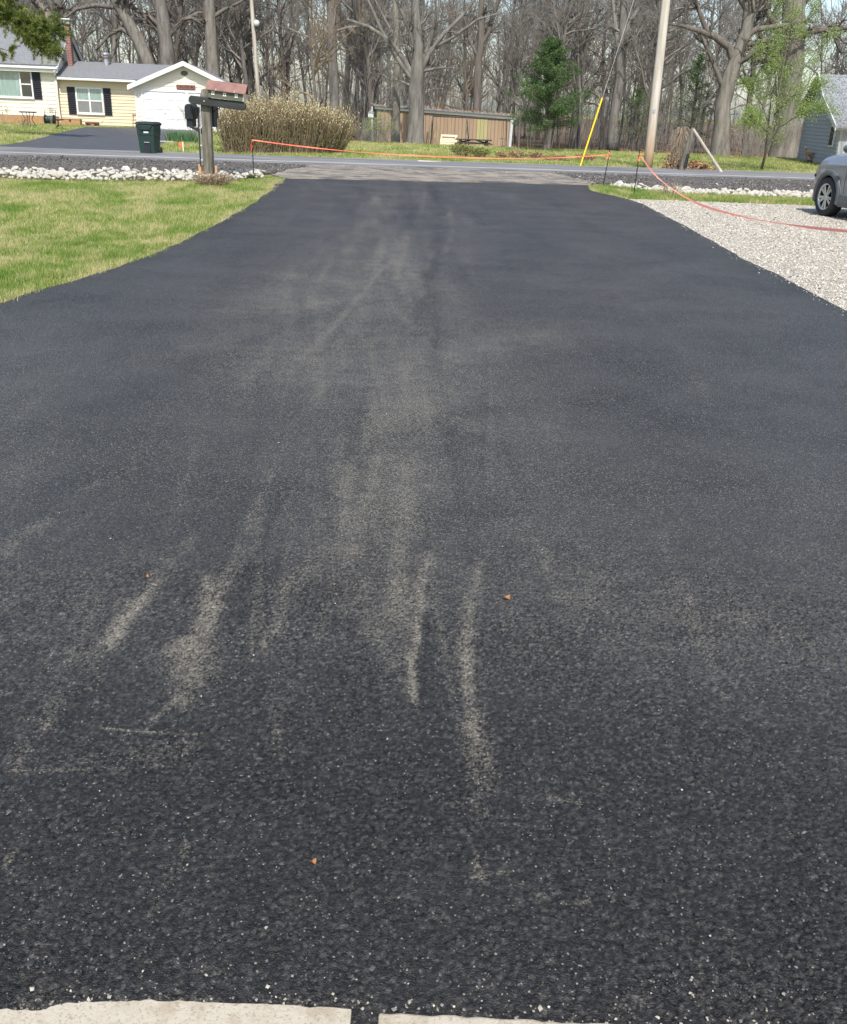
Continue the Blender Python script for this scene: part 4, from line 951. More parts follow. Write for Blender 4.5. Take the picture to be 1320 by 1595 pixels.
def shrub(name, label, base, w, h, nst, leaf=None, nleaf=0, lsize=.03, stem=None, seed=1, group=None, spread=.5, cat='shrub', tips=None):
    rg = np.random.RandomState(seed); o = thing(name, label, cat, base, 0, group); mb = MB(); Q = []
    for i in range(nst):
        a = rg.uniform(0, 6.283); rr = rg.rand() ** .5; bp = np.array([math.cos(a) * rr * w * .18, math.sin(a) * rr * w * .18, -.02])
        tp = np.array([math.cos(a) * rr * w * spread, math.sin(a) * rr * w * spread, h * rg.uniform(.6, 1.05) * (1 - .35 * rr * rr)])
        mid = bp * .45 + tp * .55 + rg.randn(3) * .06 * w + np.array([0, 0, h * .08]); mb.tube([bp, mid, tp], [.007, .005, .002], 3, cap=False)
        for k in range(5):
            s0 = mid + (tp - mid) * rg.rand(); e0 = s0 + norm(tp - bp + rg.randn(3) * .6 * h) * rg.uniform(.1, .3) * h; mb.tube([s0, e0], [.004, .0015], 3, cap=False); Q += [e0, s0 * .4 + e0 * .6, tp]
    mb.build('stems', stem or M['twig'], o, fix=False)
    if leaf:
        l = flakes('leaves', None, leaves_on(Q, nleaf, lsize, .035, seed + 3), lsize, leaf, seed, tilt=1); l.parent = o
    return o
for i, (px, py, w, h, lab, red) in enumerate([(718, 244, .95, .42, 'green leafy low shrub, leftmost of the row on the far lawn', 0), (748, 246, .75, .36, 'second low shrub of the row on the far lawn', 0), (781, 247, .5, .2, 'tiny reddish shrub third in the far lawn row', 1), (805, 247, .7, .26, 'reddish low shrub just left of the evergreen trunk', 1), (834, 248, .6, .24, 'reddish low shrub in front of the evergreen trunk', 1), (868, 251, 1.1, .2, 'flat brown shrub patch right of the evergreen trunk', 1), (912, 250, .8, .22, 'flat brown shrub behind the yellow guy guard', 1)]):
    shrub('low_shrub', lab, G(px, py), w, h, 70, M['shrubleaf'] if not red else M['deadleaf'], 700 if not red else 330, .028, M['twigred'], 200 + i, 'shrubs in a row on the far lawn')
shrub('leafing_shrub', 'loose shrub just greening at the left end of the shed', D(592, 236, 49), 1.7, 1.75, 90, M['youngleaf'], 1500, .024, M['twig'], 220)
shrub('bare_shrub', 'bare whippy shrub in front of the white garage doors', D(306, 217, 47), 1.4, 1.9, 46, None, 0, .03, M['twig'], 221, spread=.6)
shrub('dry_shrub', 'low dead heather like shrub round the mailbox post foot', G(331, 290), .95, .26, 150, M['deadleaf'], 260, .018, M['twigred'], 222)
shrub('rose_bush', 'bare thorny bush by the black table before the house', D(36, 205, 52), .9, .85, 26, M['deadleaf'], 30, .03, M['twigred'], 223)
shrub('rose_bush', 'thin bare bush under the wide picture window', D(10, 200, 54), .9, 1.5, 12, M['deadleaf'], 60, .03, M['twig'], 224)
shrub('rose_bush', 'single thin bare bush by the house downspout', D(80, 196, 55), .4, 1.6, 5, M['deadleaf'], 20, .02, M['twig'], 225)
shrub('blossom_shrub', 'hazy shrub with pale blossom between the two oaks', D(1170, 244, 47), 2.6, 2.0, 80, M['catkin'], 420, .02, M['twig'], 226)
shrub('dry_weeds', 'clump of pale dry weed stalks on the right verge', G(1046, 306), .55, .3, 40, None, 0, .02, M['catkin'] if False else M['vine'], 227)
shrub('bare_shrub', 'bare twiggy shrub in front of the grey house wall', D(1312, 262, 38), 1.3, 2.2, 30, M['youngleaf'], 40, .03, M['barkpale'], 228, spread=.5)
shrub('brush_clump', 'pale twiggy brush left of the greening shrub', D(568, 232, 51), 1.6, 1.3, 60, None, 0, .02, M['barkpale'], 229)
# daffodil clump
def daffodils():
    b = D(284, 226, 41.0); b.z = 0; rg = np.random.RandomState(9); n = 1100; a = rg.uniform(0, 6.283, n); r = rg.rand(n) ** .5
    x = np.cos(a) * r * .62; y = np.sin(a) * r * .3; h = rg.uniform(.25, .5, n); la = rg.uniform(0, 6.283, n); ln = rg.uniform(0, .22, n)
    V = np.stack([np.stack([x - .012, y, x * 0], 1), np.stack([x + .012, y, x * 0], 1), np.stack([x + np.cos(la) * ln, y + np.sin(la) * ln, h], 1)], 1).reshape(-1, 3)
    o = thing('daffodil_clump', 'clump of long green daffodil leaves right of the bin', 'plant', b)
    l = fast('leaves', V, np.arange(3 * n).reshape(-1, 3), M['daff'], {'tint': np.repeat(rg.rand(n), 3)}); l.parent = o
daffodils()
# ------------------------------------------------------------------ the yellow house
def glassmat():
    m, nt, b = nodes('window_glass'); nt.nodes.remove(b)
    t = nt.nodes.new('ShaderNodeBsdfTransparent'); t.inputs[0].default_value = (.85, .9, .9, 1); g = nt.nodes.new('ShaderNodeBsdfGlossy'); g.inputs['Roughness'].default_value = .02
    f = nt.nodes.new('ShaderNodeLayerWeight'); f.inputs[0].default_value = .25; mx = nt.nodes.new('ShaderNodeMixShader')
    nt.links.new(math_(nt, 'ADD', math_(nt, 'MULTIPLY', f.outputs['Facing'], .35), .05), mx.inputs[0]); nt.links.new(t.outputs[0], mx.inputs[1]); nt.links.new(g.outputs[0], mx.inputs[2]); nt.links.new(mx.outputs[0], nt.nodes['Material Output'].inputs[0]); return m
M['glass'] = glassmat()
M['curtain'] = mat('curtain_cloth', (.62, .70, .66), (.36, .45, .41), 6, .9, 0, .01, (3, 1, .1))
M['screen'] = mat('insect_screen', (.20, .205, .20), (.17, .175, .17), 8, .8)
M['darkroom'] = mat('dim_room', (.05, .06, .06), (.035, .045, .045), 3, .9)
def brickmat():
    m, nt, b = nodes('red_brick'); co = coord(nt)
    t = nt.nodes.new('ShaderNodeTexCoord'); s = nt.nodes.new('ShaderNodeSeparateXYZ'); nt.links.new(t.outputs['Object'], s.inputs[0])
    cb = nt.nodes.new('ShaderNodeCombineXYZ'); nt.links.new(math_(nt, 'ADD', s.outputs[0], s.outputs[1]), cb.inputs[0]); nt.links.new(s.outputs[2], cb.inputs[1])
    k = N(nt, 'ShaderNodeTexBrick', Scale=1.0); k.inputs['Brick Width'].default_value = .21; k.inputs['Row Height'].default_value = .085; k.inputs['Mortar Size'].default_value = .009
    k.inputs['Color1'].default_value = (.26, .085, .06, 1); k.inputs['Color2'].default_value = (.17, .055, .04, 1); k.inputs['Mortar'].default_value = (.33, .29, .26, 1)
    nt.links.new(cb.outputs[0], k.inputs['Vector']); nt.links.new(k.outputs['Color'], b.inputs['Base Color']); b.inputs['Roughness'].default_value = .9; bump(nt, b, k.outputs['Fac'], -.6, .01); return m
M['brick'] = brickmat()
_bm = {}
def board_mesh(ch, m, t=.032):
    key = (ch, m.name)
    if key not in _bm:
        prof = [(0, 0), (-t, 0), (-t, .008), (-.004, ch + .012), (0, ch + .012)]
        mb = MB(); mb.add([(0, y, z) for y, z in prof] + [(1, y, z) for y, z in prof], [(4, 3, 2, 1, 0), (5, 6, 7, 8, 9)] + [(i, (i + 1) % 5, (i + 1) % 5 + 5, i + 5) for i in range(5)])
        me = mb.mesh('siding_board'); me.materials.append(m); _bm[key] = me
    return _bm[key]
def lap(parent, x0, x1, z0, z1, y, ch, m, rz=0, clip=None, p0=None):
    """courses of lapped siding; clip(z) gives (x0,x1) for gables; rz turns the run about p0"""
    n = int(round((z1 - z0) / ch))
    for i in range(n):
        z = z0 + i * ch; a, b = (x0, x1) if clip is None else clip(z + ch * .6)
        if b - a < .08: continue
        o = bpy.data.objects.new('siding_board', board_mesh(ch, m)); COL.objects.link(o); o.parent = parent
        q = Matrix.Rotation(rz, 3, 'Z') @ Vector((a, 0, 0)); bp = Vector(p0) if p0 else Vector((0, y, 0))
        o.location = (bp.x + q.x, bp.y + q.y, z); o.rotation_euler = (0, 0, rz); o.scale = (b - a, 1, 1)
def slab4(a, b, c, d, t):
    a, b, c, d = map(Vector, (a, b, c, d)); n = (b - a).cross(d - a).normalized() * t; mb = MB()
    return mb.add([a, b, c, d, a + n, b + n, c + n, d + n], [(3, 2, 1, 0), (4, 5, 6, 7), (0, 1, 5, 4), (1, 2, 6, 5), (2, 3, 7, 6), (3, 0, 4, 7)])
def window(parent, x0, x1, z0, z1, y, cols, curtain, rail=True, fw=.075):
    """frame of rails and stiles with panes, then cloth or a dark sheet painted as the unlit room"""
    mb = MB(); f = y - .05
    mb.bb(x0, x1, f, y, z1 - fw, z1); mb.bb(x0, x1, f, y, z0, z0 + fw); edges = [x0] + cols + [x1]
    for i, e in enumerate(edges):
        w = fw * (1 if i in (0, len(edges) - 1) else 1.1); xx = e + (w / 2 if i == 0 else (-w / 2 if i == len(edges) - 1 else 0)); mb.box((xx, (f + y) / 2, (z0 + z1) / 2), (w, .05, z1 - z0 - 2 * fw))
    o = mb.build('window', M['white'], parent)
    mb = MB(); mb.bb(x0 - .02, x1 + .02, y - .085, y, z0 - .045, z0 - .002); mb.build('sill', M['white'], o)
    for i in range(len(edges) - 1):
        a, b = edges[i] + fw * .6, edges[i + 1] - fw * .6
        mb = MB(); mb.bb(a, b, y - .018, y - .014, z0 + fw * .8, z1 - fw * .8); mb.build('pane', M['glass'], o)
        big = (b - a) > .9
        if curtain:
            n = 40; mb = MB(); V = []
            for k in range(n + 1):
                x = a + (b - a) * k / n; yy = y - .008 + .004 * math.sin(k * 1.9)
                V += [(x, yy, z0 + fw * .6), (x, yy, z1 - fw * .6)]
            mb.add(V, [(2 * k, 2 * k + 2, 2 * k + 3, 2 * k + 1) for k in range(n)]); mb.build('curtain', M['curtain'] if big else M['darkroom'], o, fix=False)  # narrow panes get a dark sheet, the room's dimness put into its colour
        else:
            mb = MB(); mb.bb(a, b, y - .011, y - .006, (z0 + z1) / 2, z1 - fw * .6); mb.build('blind', M['curtain'], o)
            mb = MB(); mb.bb(a, b, y - .022, y - .0185, z0 + fw * .8, (z0 + z1) / 2); mb.build('screen', M['screen'], o)
        if rail and not (curtain and big):
            mb = MB(); mb.bb(a, b, f + .012, y - .02, (z0 + z1) / 2 - .03, (z0 + z1) / 2 + .03); mb.build('rail', M['white'], o)
    return o
def shutter(parent, x0, x1, z0, z1, y):
    mb = MB(); mb.bb(x0, x1, y - .03, y, z0, z1)
    o = mb.build('shutter', M['shutter'], parent); n = 14
    mb = MB()
    for i in range(n): mb.box(((x0 + x1) / 2, y - .036, z0 + .08 + (z1 - z0 - .16) * i / (n - 1)), (x1 - x0 - .1, .02, .05), rx=.5)
    mb.build('slats', M['shutter'], o)
def yellow_house():
    a = G(95, 194.5); h = thing('yellow_house', 'pale yellow sided house with white garage across the road', 'house', a, math.radians(7))
    # main block
    m = MB(); m.bb(-13, 0, .05, 7.2, 0, 2.92); m.build('wall', M['siding'], h)
    m = MB(); m.bb(-13, .0, -.0, .05, 0, .42); m.build('foundation', M['foundation'], h)
    lap(h, -13, -.06, .44, 2.9, .05, .205, M['siding'])
    m = MB(); m.add([(0, .05, 2.92), (0, 7.2, 2.92), (0, 3.6, 4.95), (-.1, .05, 2.92), (-.1, 7.2, 2.92), (-.1, 3.6, 4.95)], [(0, 1, 2), (5, 4, 3)]); m.build('gable', M['siding'], h)
    m = slab4((-13.3, -.35, 2.96), (.22, -.35, 2.96), (.22, 3.6, 5.0), (-13.3, 3.6, 5.0), .07); r = m.build('roof', M['shingle'], h)
    m = slab4((.22, 7.6, 2.96), (-13.3, 7.6, 2.96), (-13.3, 3.6, 5.0), (.22, 3.6, 5.0), .07); m.build('roof', M['shingle'], h)
    for (y0, z0) in ((-.36, 2.94), (7.6, 2.94)):
        m = slab4((.16, y0, z0 - .12), (.25, y0, z0 - .12), (.25, 3.6, 4.88), (.16, 3.6, 4.88), .13); m.build('rake_trim', M['white'], h)
    m = MB(); m.bb(-13.3, .2, -.47, -.35, 2.82, 2.94); m.build('gutter', M['white'], h, bevel=.02)
    m = MB(); m.bb(-13.3, .15, -.35, .0, 2.76, 2.80); m.build('soffit', M['white'], h)
    m = MB(); m.bb(-13.3, .2, -.349, -.31, 2.66, 2.815); m.build('fascia', M['white'], h)
    m = MB(); m.tube([(.05, -.42, 2.74), (.03, -.3, 2.6), (.02, -.02, 2.42), (.02, -.05, .1)], .045, 6); m.build('downspout', M['white'], h)
    m = MB(); m.bb(-.09, .0, -.035, .049, .42, 2.6); m.build('corner_trim', M['cream'], h)
    window(h, -3.85, -1.27, 1.32, 2.72, .016, [-3.22, -1.92], True)
    shutter(h, -1.26, -.83, 1.27, 2.68, .016); shutter(h, -4.32, -3.87, 1.27, 2.68, .016)
    # chimneys
    m = MB(); m.bb(.26, .52, 2.0, 2.5, 2.6, 5.2); c = m.build('chimney', M['brick'], h)
    m = MB(); m.bb(.22, .57, 1.95, 2.55, 5.2, 5.27); m.build('cap', M['concrete'], c); m = MB(); m.bb(.16, .62, 1.9, 2.6, 5.42, 5.47); m.build('hood', M['white'], c)
    m = MB(); [m.bb(x, x + .04, y, y + .04, 5.27, 5.42) for x in (.24, .5) for y in (1.98, 2.48)]; m.build('hood_legs', M['galv'], c)
    # low wing
    m = MB(); m.bb(0.02, 4.7, .22, 6, 0, 2.5); m.build('wall', M['siding2'], h)
    lap(h, .03, 4.66, .05, 2.42, .22, .17, M['siding2'])
    m = slab4((.02, -.22, 2.42), (5.5, -.22, 2.42), (7.2, 3.1, 3.30), (.02, 3.1, 3.30), .06); m.build('roof', M['shingle'], h)
    m = slab4((7.2, 6.4, 2.42), (.02, 6.4, 2.42), (.02, 3.1, 3.30), (7.2, 3.1, 3.30), .06); m.build('roof', M['shingle'], h)
    m = MB(); m.bb(.12, 4.3, -.34, -.22, 2.32, 2.43); m.build('gutter', M['white'], h, bevel=.02)
    m = MB(); m.bb(.1, 4.4, -.219, .2, 2.30, 2.33); m.build('soffit', M['white'], h)
    window(h, .93, 2.40, .62, 1.98, .186, [1.665], False)
    shutter(h, .48, .90, .56, 1.98, .186); shutter(h, 2.43, 2.83, .56, 1.98, .186)
    m = MB(); m.lathe([(.0, 3.1), (.16, 3.1), (.14, 3.5), (.2, 3.52), (.2, 3.58), (.13, 3.6), (.13, 3.68), (.22, 3.7), (.2, 3.78), (.0, 3.82)], (2.3, 2.5, .05), 'Z', 14); v = m.build('roof_vent', M['galv'], h, smooth=False)
    m = MB(); m.lathe([(.205, 3.53), (.215, 3.55), (.205, 3.57)], (2.3, 2.5, .05), 'Z', 14); m.build('rust_band', M['rust'], v)
    # garage
    gx0, gx1, gy = 4.55, 9.85, -2.3; xm = (gx0 + gx1) / 2; ez, pz = 2.16, 3.30
    m = MB(); m.prism([(gx0 + .03, 0), (gx1 - .03, 0), (gx1 - .03, ez), (xm, pz), (gx0 + .03, ez)], gy + .05, 5.5); m.build('wall', M['siding'], h)
    sl = (pz - ez) / (xm - gx0)
    lap(h, gx0, gx1, 1.98, 3.28, gy + .05, .2, M['siding'], clip=lambda z: (gx0 + .03 if z < ez else gx0 + .03 + (z - ez) / sl, gx1 - .03 if z < ez else gx1 - .03 - (z - ez) / sl))
    lap(h, gx0 + .03, gx0 + .33, .05, 1.98, gy + .05, .193, M['siding']); lap(h, gx1 - .35, gx1 - .03, .05, 1.98, gy + .05, .193, M['siding'])
    lap(h, 0, 7.7, .05, 2.2, 0, .2, M['siding'], rz=math.pi / 2, p0=(gx1 - .03, gy + .06, 0))
    ov = .32; zL = ez - ov * sl
    m = slab4((gx0 - ov, gy - .35, zL + .08), (xm, gy - .35, pz + .08), (xm, 5.7, pz + .08), (gx0 - ov, 5.7, zL + .08), -.06); m.build('roof', M['shingle'], h)
    m = slab4((xm, gy - .35, pz + .08), (gx1 + ov, gy - .35, zL + .08), (gx1 + ov, 5.7, zL + .08), (xm, 5.7, pz + .08), -.06); m.build('roof', M['shingle'], h)
    for s in (-1, 1):
        xe = xm + s * (xm - gx0 + ov); m = MB(); m.prism([(xm, pz + .13), (xe, zL + .13), (xe, zL - .10), (xm, pz - .10)], gy - .40, gy - .355); m.build('rake_trim', M['white'], h)
        m = MB(); m.prism([(xm, pz - .03), (xe, zL - .03), (xe, zL - .07), (xm, pz - .07)], gy - .354, gy + .03); m.build('soffit', M['white'], h)
    m = MB(); m.tube([(gx0 - .3, gy - .25, 2.06), (gx0 - .22, gy - .1, 1.98), (gx0 + .02, gy - .03, 1.88), (gx0 + .03, gy - .04, .1)], .045, 6); m.build('downspout', M['white'], h)
    m = MB(); m.bb(gx0 + .0, gx0 + .10, gy - .02, gy + .049, .02, 2.15); m.build('corner_trim', M['white'], h)
    d0, dw, dz = gx0 + .42, 2.2, 1.9
    m = MB(); m.bb(d0 - .1, d0 + 2 * dw + .32, gy - .03, gy + .03, dz, dz + .12); m.bb(d0 - .1, d0 - .01, gy - .03, gy + .03, 0, dz); m.bb(d0 + dw + .02, d0 + dw + .20, gy - .03, gy + .03, 0, dz); m.bb(d0 + 2 * dw + .23, d0 + 2 * dw + .32, gy - .03, gy + .03, 0, dz); m.build('door_frame', M['white'], h)
    for k in range(2):
        x0 = d0 + k * (dw + .22); m = MB()
        for r_ in range(4): m.bb(x0, x0 + dw, gy + .012, gy + .045, r_ * dz / 4 + .004, (r_ + 1) * dz / 4 - .006)
        d = m.build('garage_door', M['white'], h)
        for r_ in range(4):
            for c_ in range(4):
                m = MB(); m.box((x0 + dw * (c_ + .5) / 4, gy + .004, dz * (r_ + .5) / 4), (dw / 4 - .1, .02, dz / 4 - .14)); m.build('panel', M['white'], d, bevel=.006)
        m = MB(); m.tube([(x0 + dw / 2 - .05, gy - .02, .84), (x0 + dw / 2 + .05, gy - .02, .84)], .015, 6); m.build('handle', M['galv'], d)
    m = MB(); m.lathe([(0, -.03), (.16, -.03), (.19, 0)], (xm, gy - .0, 2.85), 'Y', 16); o = m.build('gable_vent', M['olive'], h); o.scale = (1, 1, .62); o.location.z = 2.85 * .38
    m = MB(); m.bb(xm - .45, xm + .55, gy - .07, gy - .03, 2.05, 2.28); s = m.build('sign', M['signwood'], h, bevel=.01); s['label'] = 'brown wooden sign with small dark letters above the doors'
    rg = random.Random(2); m = MB()
    x = xm - .38
    while x < xm + .45:
        if rg.random() < .85:
            hh = rg.choice([.05, .07, .1]); m.bb(x, x + .02, gy - .075, gy - .0705, 2.14, 2.14 + hh)
            if rg.random() < .6: m.bb(x + .02, x + .05, gy - .075, gy - .0705, 2.14 + hh * rg.choice([0, .5, .8]), 2.16 + hh * .8)
        x += .07
    m.build('lettering', M['signink'], s)
    return h, a
house, HA = yellow_house()
HR = Matrix.Rotation(math.radians(7), 3, 'Z')
def HW(x, y, z=0): return HA + HR @ Vector((x, y, z))
# odds and ends before the house
t = thing('bar_stool', 'dark wooden bar stool by the garage corner', 'stool', HW(4.15, -.35), .3)
m = MB(); m.lathe([(0, .62), (.15, .62), (.16, .65), (.15, .68), (0, .68)], (0, 0, 0), 'Z', 14); m.build('seat', M['redmetal'], t)
for sx in (-1, 1):
    for sy in (-1, 1):
        m = MB(); m.tube([(sx * .1, sy * .1, .63), (sx * .16, sy * .16, 0)], .018, 6); m.build('leg', M['darkwood'], t)
for zz, k in ((.22, .145), (.4, .125)):
    for q in (((-k, -k), (k, -k)), ((k, -k), (k, k)), ((k, k), (-k, k)), ((-k, k), (-k, -k))):
        m = MB(); m.tube([(*q[0], zz), (*q[1], zz)], .011, 5); m.build('rung', M['darkwood'], t)
t = thing('storage_box', 'tan storage box against the low wing wall', 'box', HW(.62, -.15), 0)
m = MB(); m.bb(-.55, .55, -.18, .18, 0, .30); m.build('body', M['foundation'], t, bevel=.02); m = MB(); m.bb(-.57, .57, -.2, .2, .305, .345); m.build('lid', M['foundation'], t, bevel=.015); m = MB(); m.bb(-.05, .05, -.2, -.185, .2, .3); m.build('latch', M['blackmetal'], t)
t = thing('wagon', 'low rusty red wagon parked by the wing wall', 'wagon', HW(1.85, -.45), .05)
m = MB(); m.bb(-.38, .30, -.18, .18, .09, .12); [m.bb(*q, .121, .20) for q in ((-.38, .3, -.18, -.16), (-.38, .3, .16, .18), (-.38, -.36, -.159, .159), (.28, .3, -.159, .159))]; m.build('tray', M['redmetal'], t)
for sx in (-.26, .2):
    for sy in (-.2, .2): m = MB(); m.lathe([(0, -.02), (.08, -.02), (.08, .02), (0, .02)], (sx, sy, .08), 'Y', 12); m.build('wheel', M['blackmetal'], t)
m = MB(); m.tube([(.3, 0, .1), (.45, 0, .16), (.6, 0, .3)], .012, 5); m.build('handle', M['redmetal'], t)
t = thing('hose_reel', 'black hose reel cart by the house corner', 'hose reel', HW(-.45, -.45), 0)
m = MB(); m.lathe([(.08, -.2), (.2, -.2), (.21, -.14), (.2, -.07), (.21, 0), (.2, .07), (.21, .14), (.2, .2), (.08, .2)], (0, 0, .27), 'X', 18); m.build('hose', M['canplastic'], t)
for s in (-1, 1): m = MB(); m.lathe([(0, s * .22), (.26, s * .22), (.26, s * .25), (0, s * .25)], (0, 0, .27), 'X', 18); m.build('flange', M['blackmetal'], t)
m = MB(); m.tube([(-.3, 0, 0), (-.3, .1, .5), (-.3, .2, .75), (.3, .2, .75), (.3, .1, .5), (.3, 0, 0)], .02, 6); m.build('frame', M['blackmetal'], t)
p = D(47, 204, 53); p.z = 0
t = thing('patio_table', 'small black iron table on the lawn before the house', 'table', p, .1)
m = MB(); m.lathe([(0, .66), (.42, .66), (.43, .68), (.42, .70), (0, .70)], (0, 0, 0), 'Z', 20); m.build('table_top', M['blackmetal'], t)
for k in range(4): a = k * 1.5708 + .5; m = MB(); m.tube([(.3 * math.cos(a), .3 * math.sin(a), .66), (.16 * math.cos(a), .16 * math.sin(a), .35), (.34 * math.cos(a), .34 * math.sin(a), 0)], .018, 6); m.build('leg', M['blackmetal'], t)
p = D(92.5, 206, 50.5); p.z = 0
t = thing('plant_stand', 'small black tripod stand on the lawn edge by the drive', 'stand', p, 0)
m = MB(); m.tube([(0, 0, .12), (0, 0, .42)], .025, 7); m.build('stem', M['blackmetal'], t); m = MB(); m.lathe([(0, .40), (.26, .43), (.28, .46), (0, .45)], (0, 0, 0), 'Z', 18); m.build('dish', M['blackmetal'], t)
for k in range(3): a = k * 2.094 + .5; m = MB(); m.tube([(0, 0, .2), (.12 * math.cos(a), .12 * math.sin(a), .16), (.25 * math.cos(a), .25 * math.sin(a), 0)], .015, 6); m.build('leg', M['blackmetal'], t)
p = G(258, 222, .0); mb = MB(); mb.box((0, 0, .02), (1.1, .12, .08), rz=.6); o = mb.build('edging_stone', M['rock'], bevel=.02); o.location = p; tag(o, 'pale edging stone at the drive corner beside the bin', 'stone')

# ------------------------------------------------------------------ bin
def bin_():
    p = G(234.5, 240.5, .03)
    t = thing('trash_can', 'dark green wheeled trash can at the end of far driveway', 'trash can', p, math.radians(-6)); k = .88
    def sec(w, d, z, y=0): return [(-w / 2, -d / 2 + y, z), (w / 2, -d / 2 + y, z), (w / 2, d / 2 + y, z), (-w / 2, d / 2 + y, z)]
    rings = [sec(.50, .52, .0), sec(.515, .54, .08), sec(.575, .62, .62), sec(.60, .64, .64), sec(.63, .68, .93), sec(.64, .69, .94), sec(.64, .69, .97)]
    mb = MB(); V = [q for r in rings for q in r]; F = [(3, 2, 1, 0)]
    for i in range(len(rings) - 1): F += [(4 * i + j, 4 * i + (j + 1) % 4, 4 * i + 4 + (j + 1) % 4, 4 * i + 4 + j) for j in range(4)]
    F.append(tuple(4 * (len(rings) - 1) + j for j in range(4))); mb.add(V, F); mb.build('body', M['canplastic'], t, bevel=.02)
    mb = MB(); V = sec(.68, .76, .975) + sec(.69, .77, 1.0) + sec(.60, .68, 1.045) + sec(.5, .58, 1.06); F = [(3, 2, 1, 0)]
    for i in range(3): F += [(4 * i + j, 4 * i + (j + 1) % 4, 4 * i + 4 + (j + 1) % 4, 4 * i + 4 + j) for j in range(4)]
    F.append((12, 13, 14, 15)); mb.add(V, F); mb.build('lid', M['lidplastic'], t, bevel=.012)
    mb = MB(); mb.tube([(-.30, .40, .96), (-.3, .46, .98), (.3, .46, .98), (.3, .40, .96)], .018, 7); mb.build('handle', M['lidplastic'], t)
    mb = MB(); mb.prism([(-.27, .96), (.27, .96), (.17, .80), (-.17, .80)], -.372, -.33)
    g = mb.build('grip', M['canplastic'], t, bevel=.01)
    mb = MB(); [mb.bb(x - .008, x + .008, -.386, -.3725, .82, .92) for x in np.linspace(-.14, .14, 6)]; mb.build('ribs', M['canplastic'], g)
    mb = MB(); mb.bb(-.05, .12, -.340, -.325, .70, .75); l = mb.build('label', M['labelpaint'], t)
    mb = MB(); mb.box((.035, -.285, .30), (.20, .03, .50), rx=-.07); r = mb.build('recess', M['blackmetal'], t)
    mb = MB(); mb.tube([(-.06, -.325, .40), (.13, -.325, .40)], .014, 7); mb.build('catch_bar', M['galv'], t)
    for s in (-1, 1): mb = MB(); mb.lathe([(0, -.03), (.11, -.03), (.125, -.015), (.125, .015), (.11, .03), (0, .03)], (s * .27, .30, .125), 'X', 16); mb.build('wheel', M['blackmetal'], t)
    t.scale = (k, k, k)
bin_()
# survey flag
p = D(286, 237, 33.6); p.z = 0
t = thing('marker_stake', 'short white stake with pink ribbon on the far verge', 'stake', p)
m = MB(); m.box((0, 0, .17), (.035, .02, .34)); m.build('stake', M['cream'], t, bevel=.004)
m = MB(); m.add([(-.02, -.015, .3), (-.12, -.03, .33), (-.14, -.01, .2), (-.07, -.02, .13), (-.03, -.03, .22)], [(0, 1, 2, 3, 4)]); m.add([(-.02, -.025, .3), (-.09, -.05, .35), (-.12, -.05, .25), (-.05, -.045, .2)], [(0, 1, 2, 3)]); m.build('ribbon', M['tape'], t, fix=False)

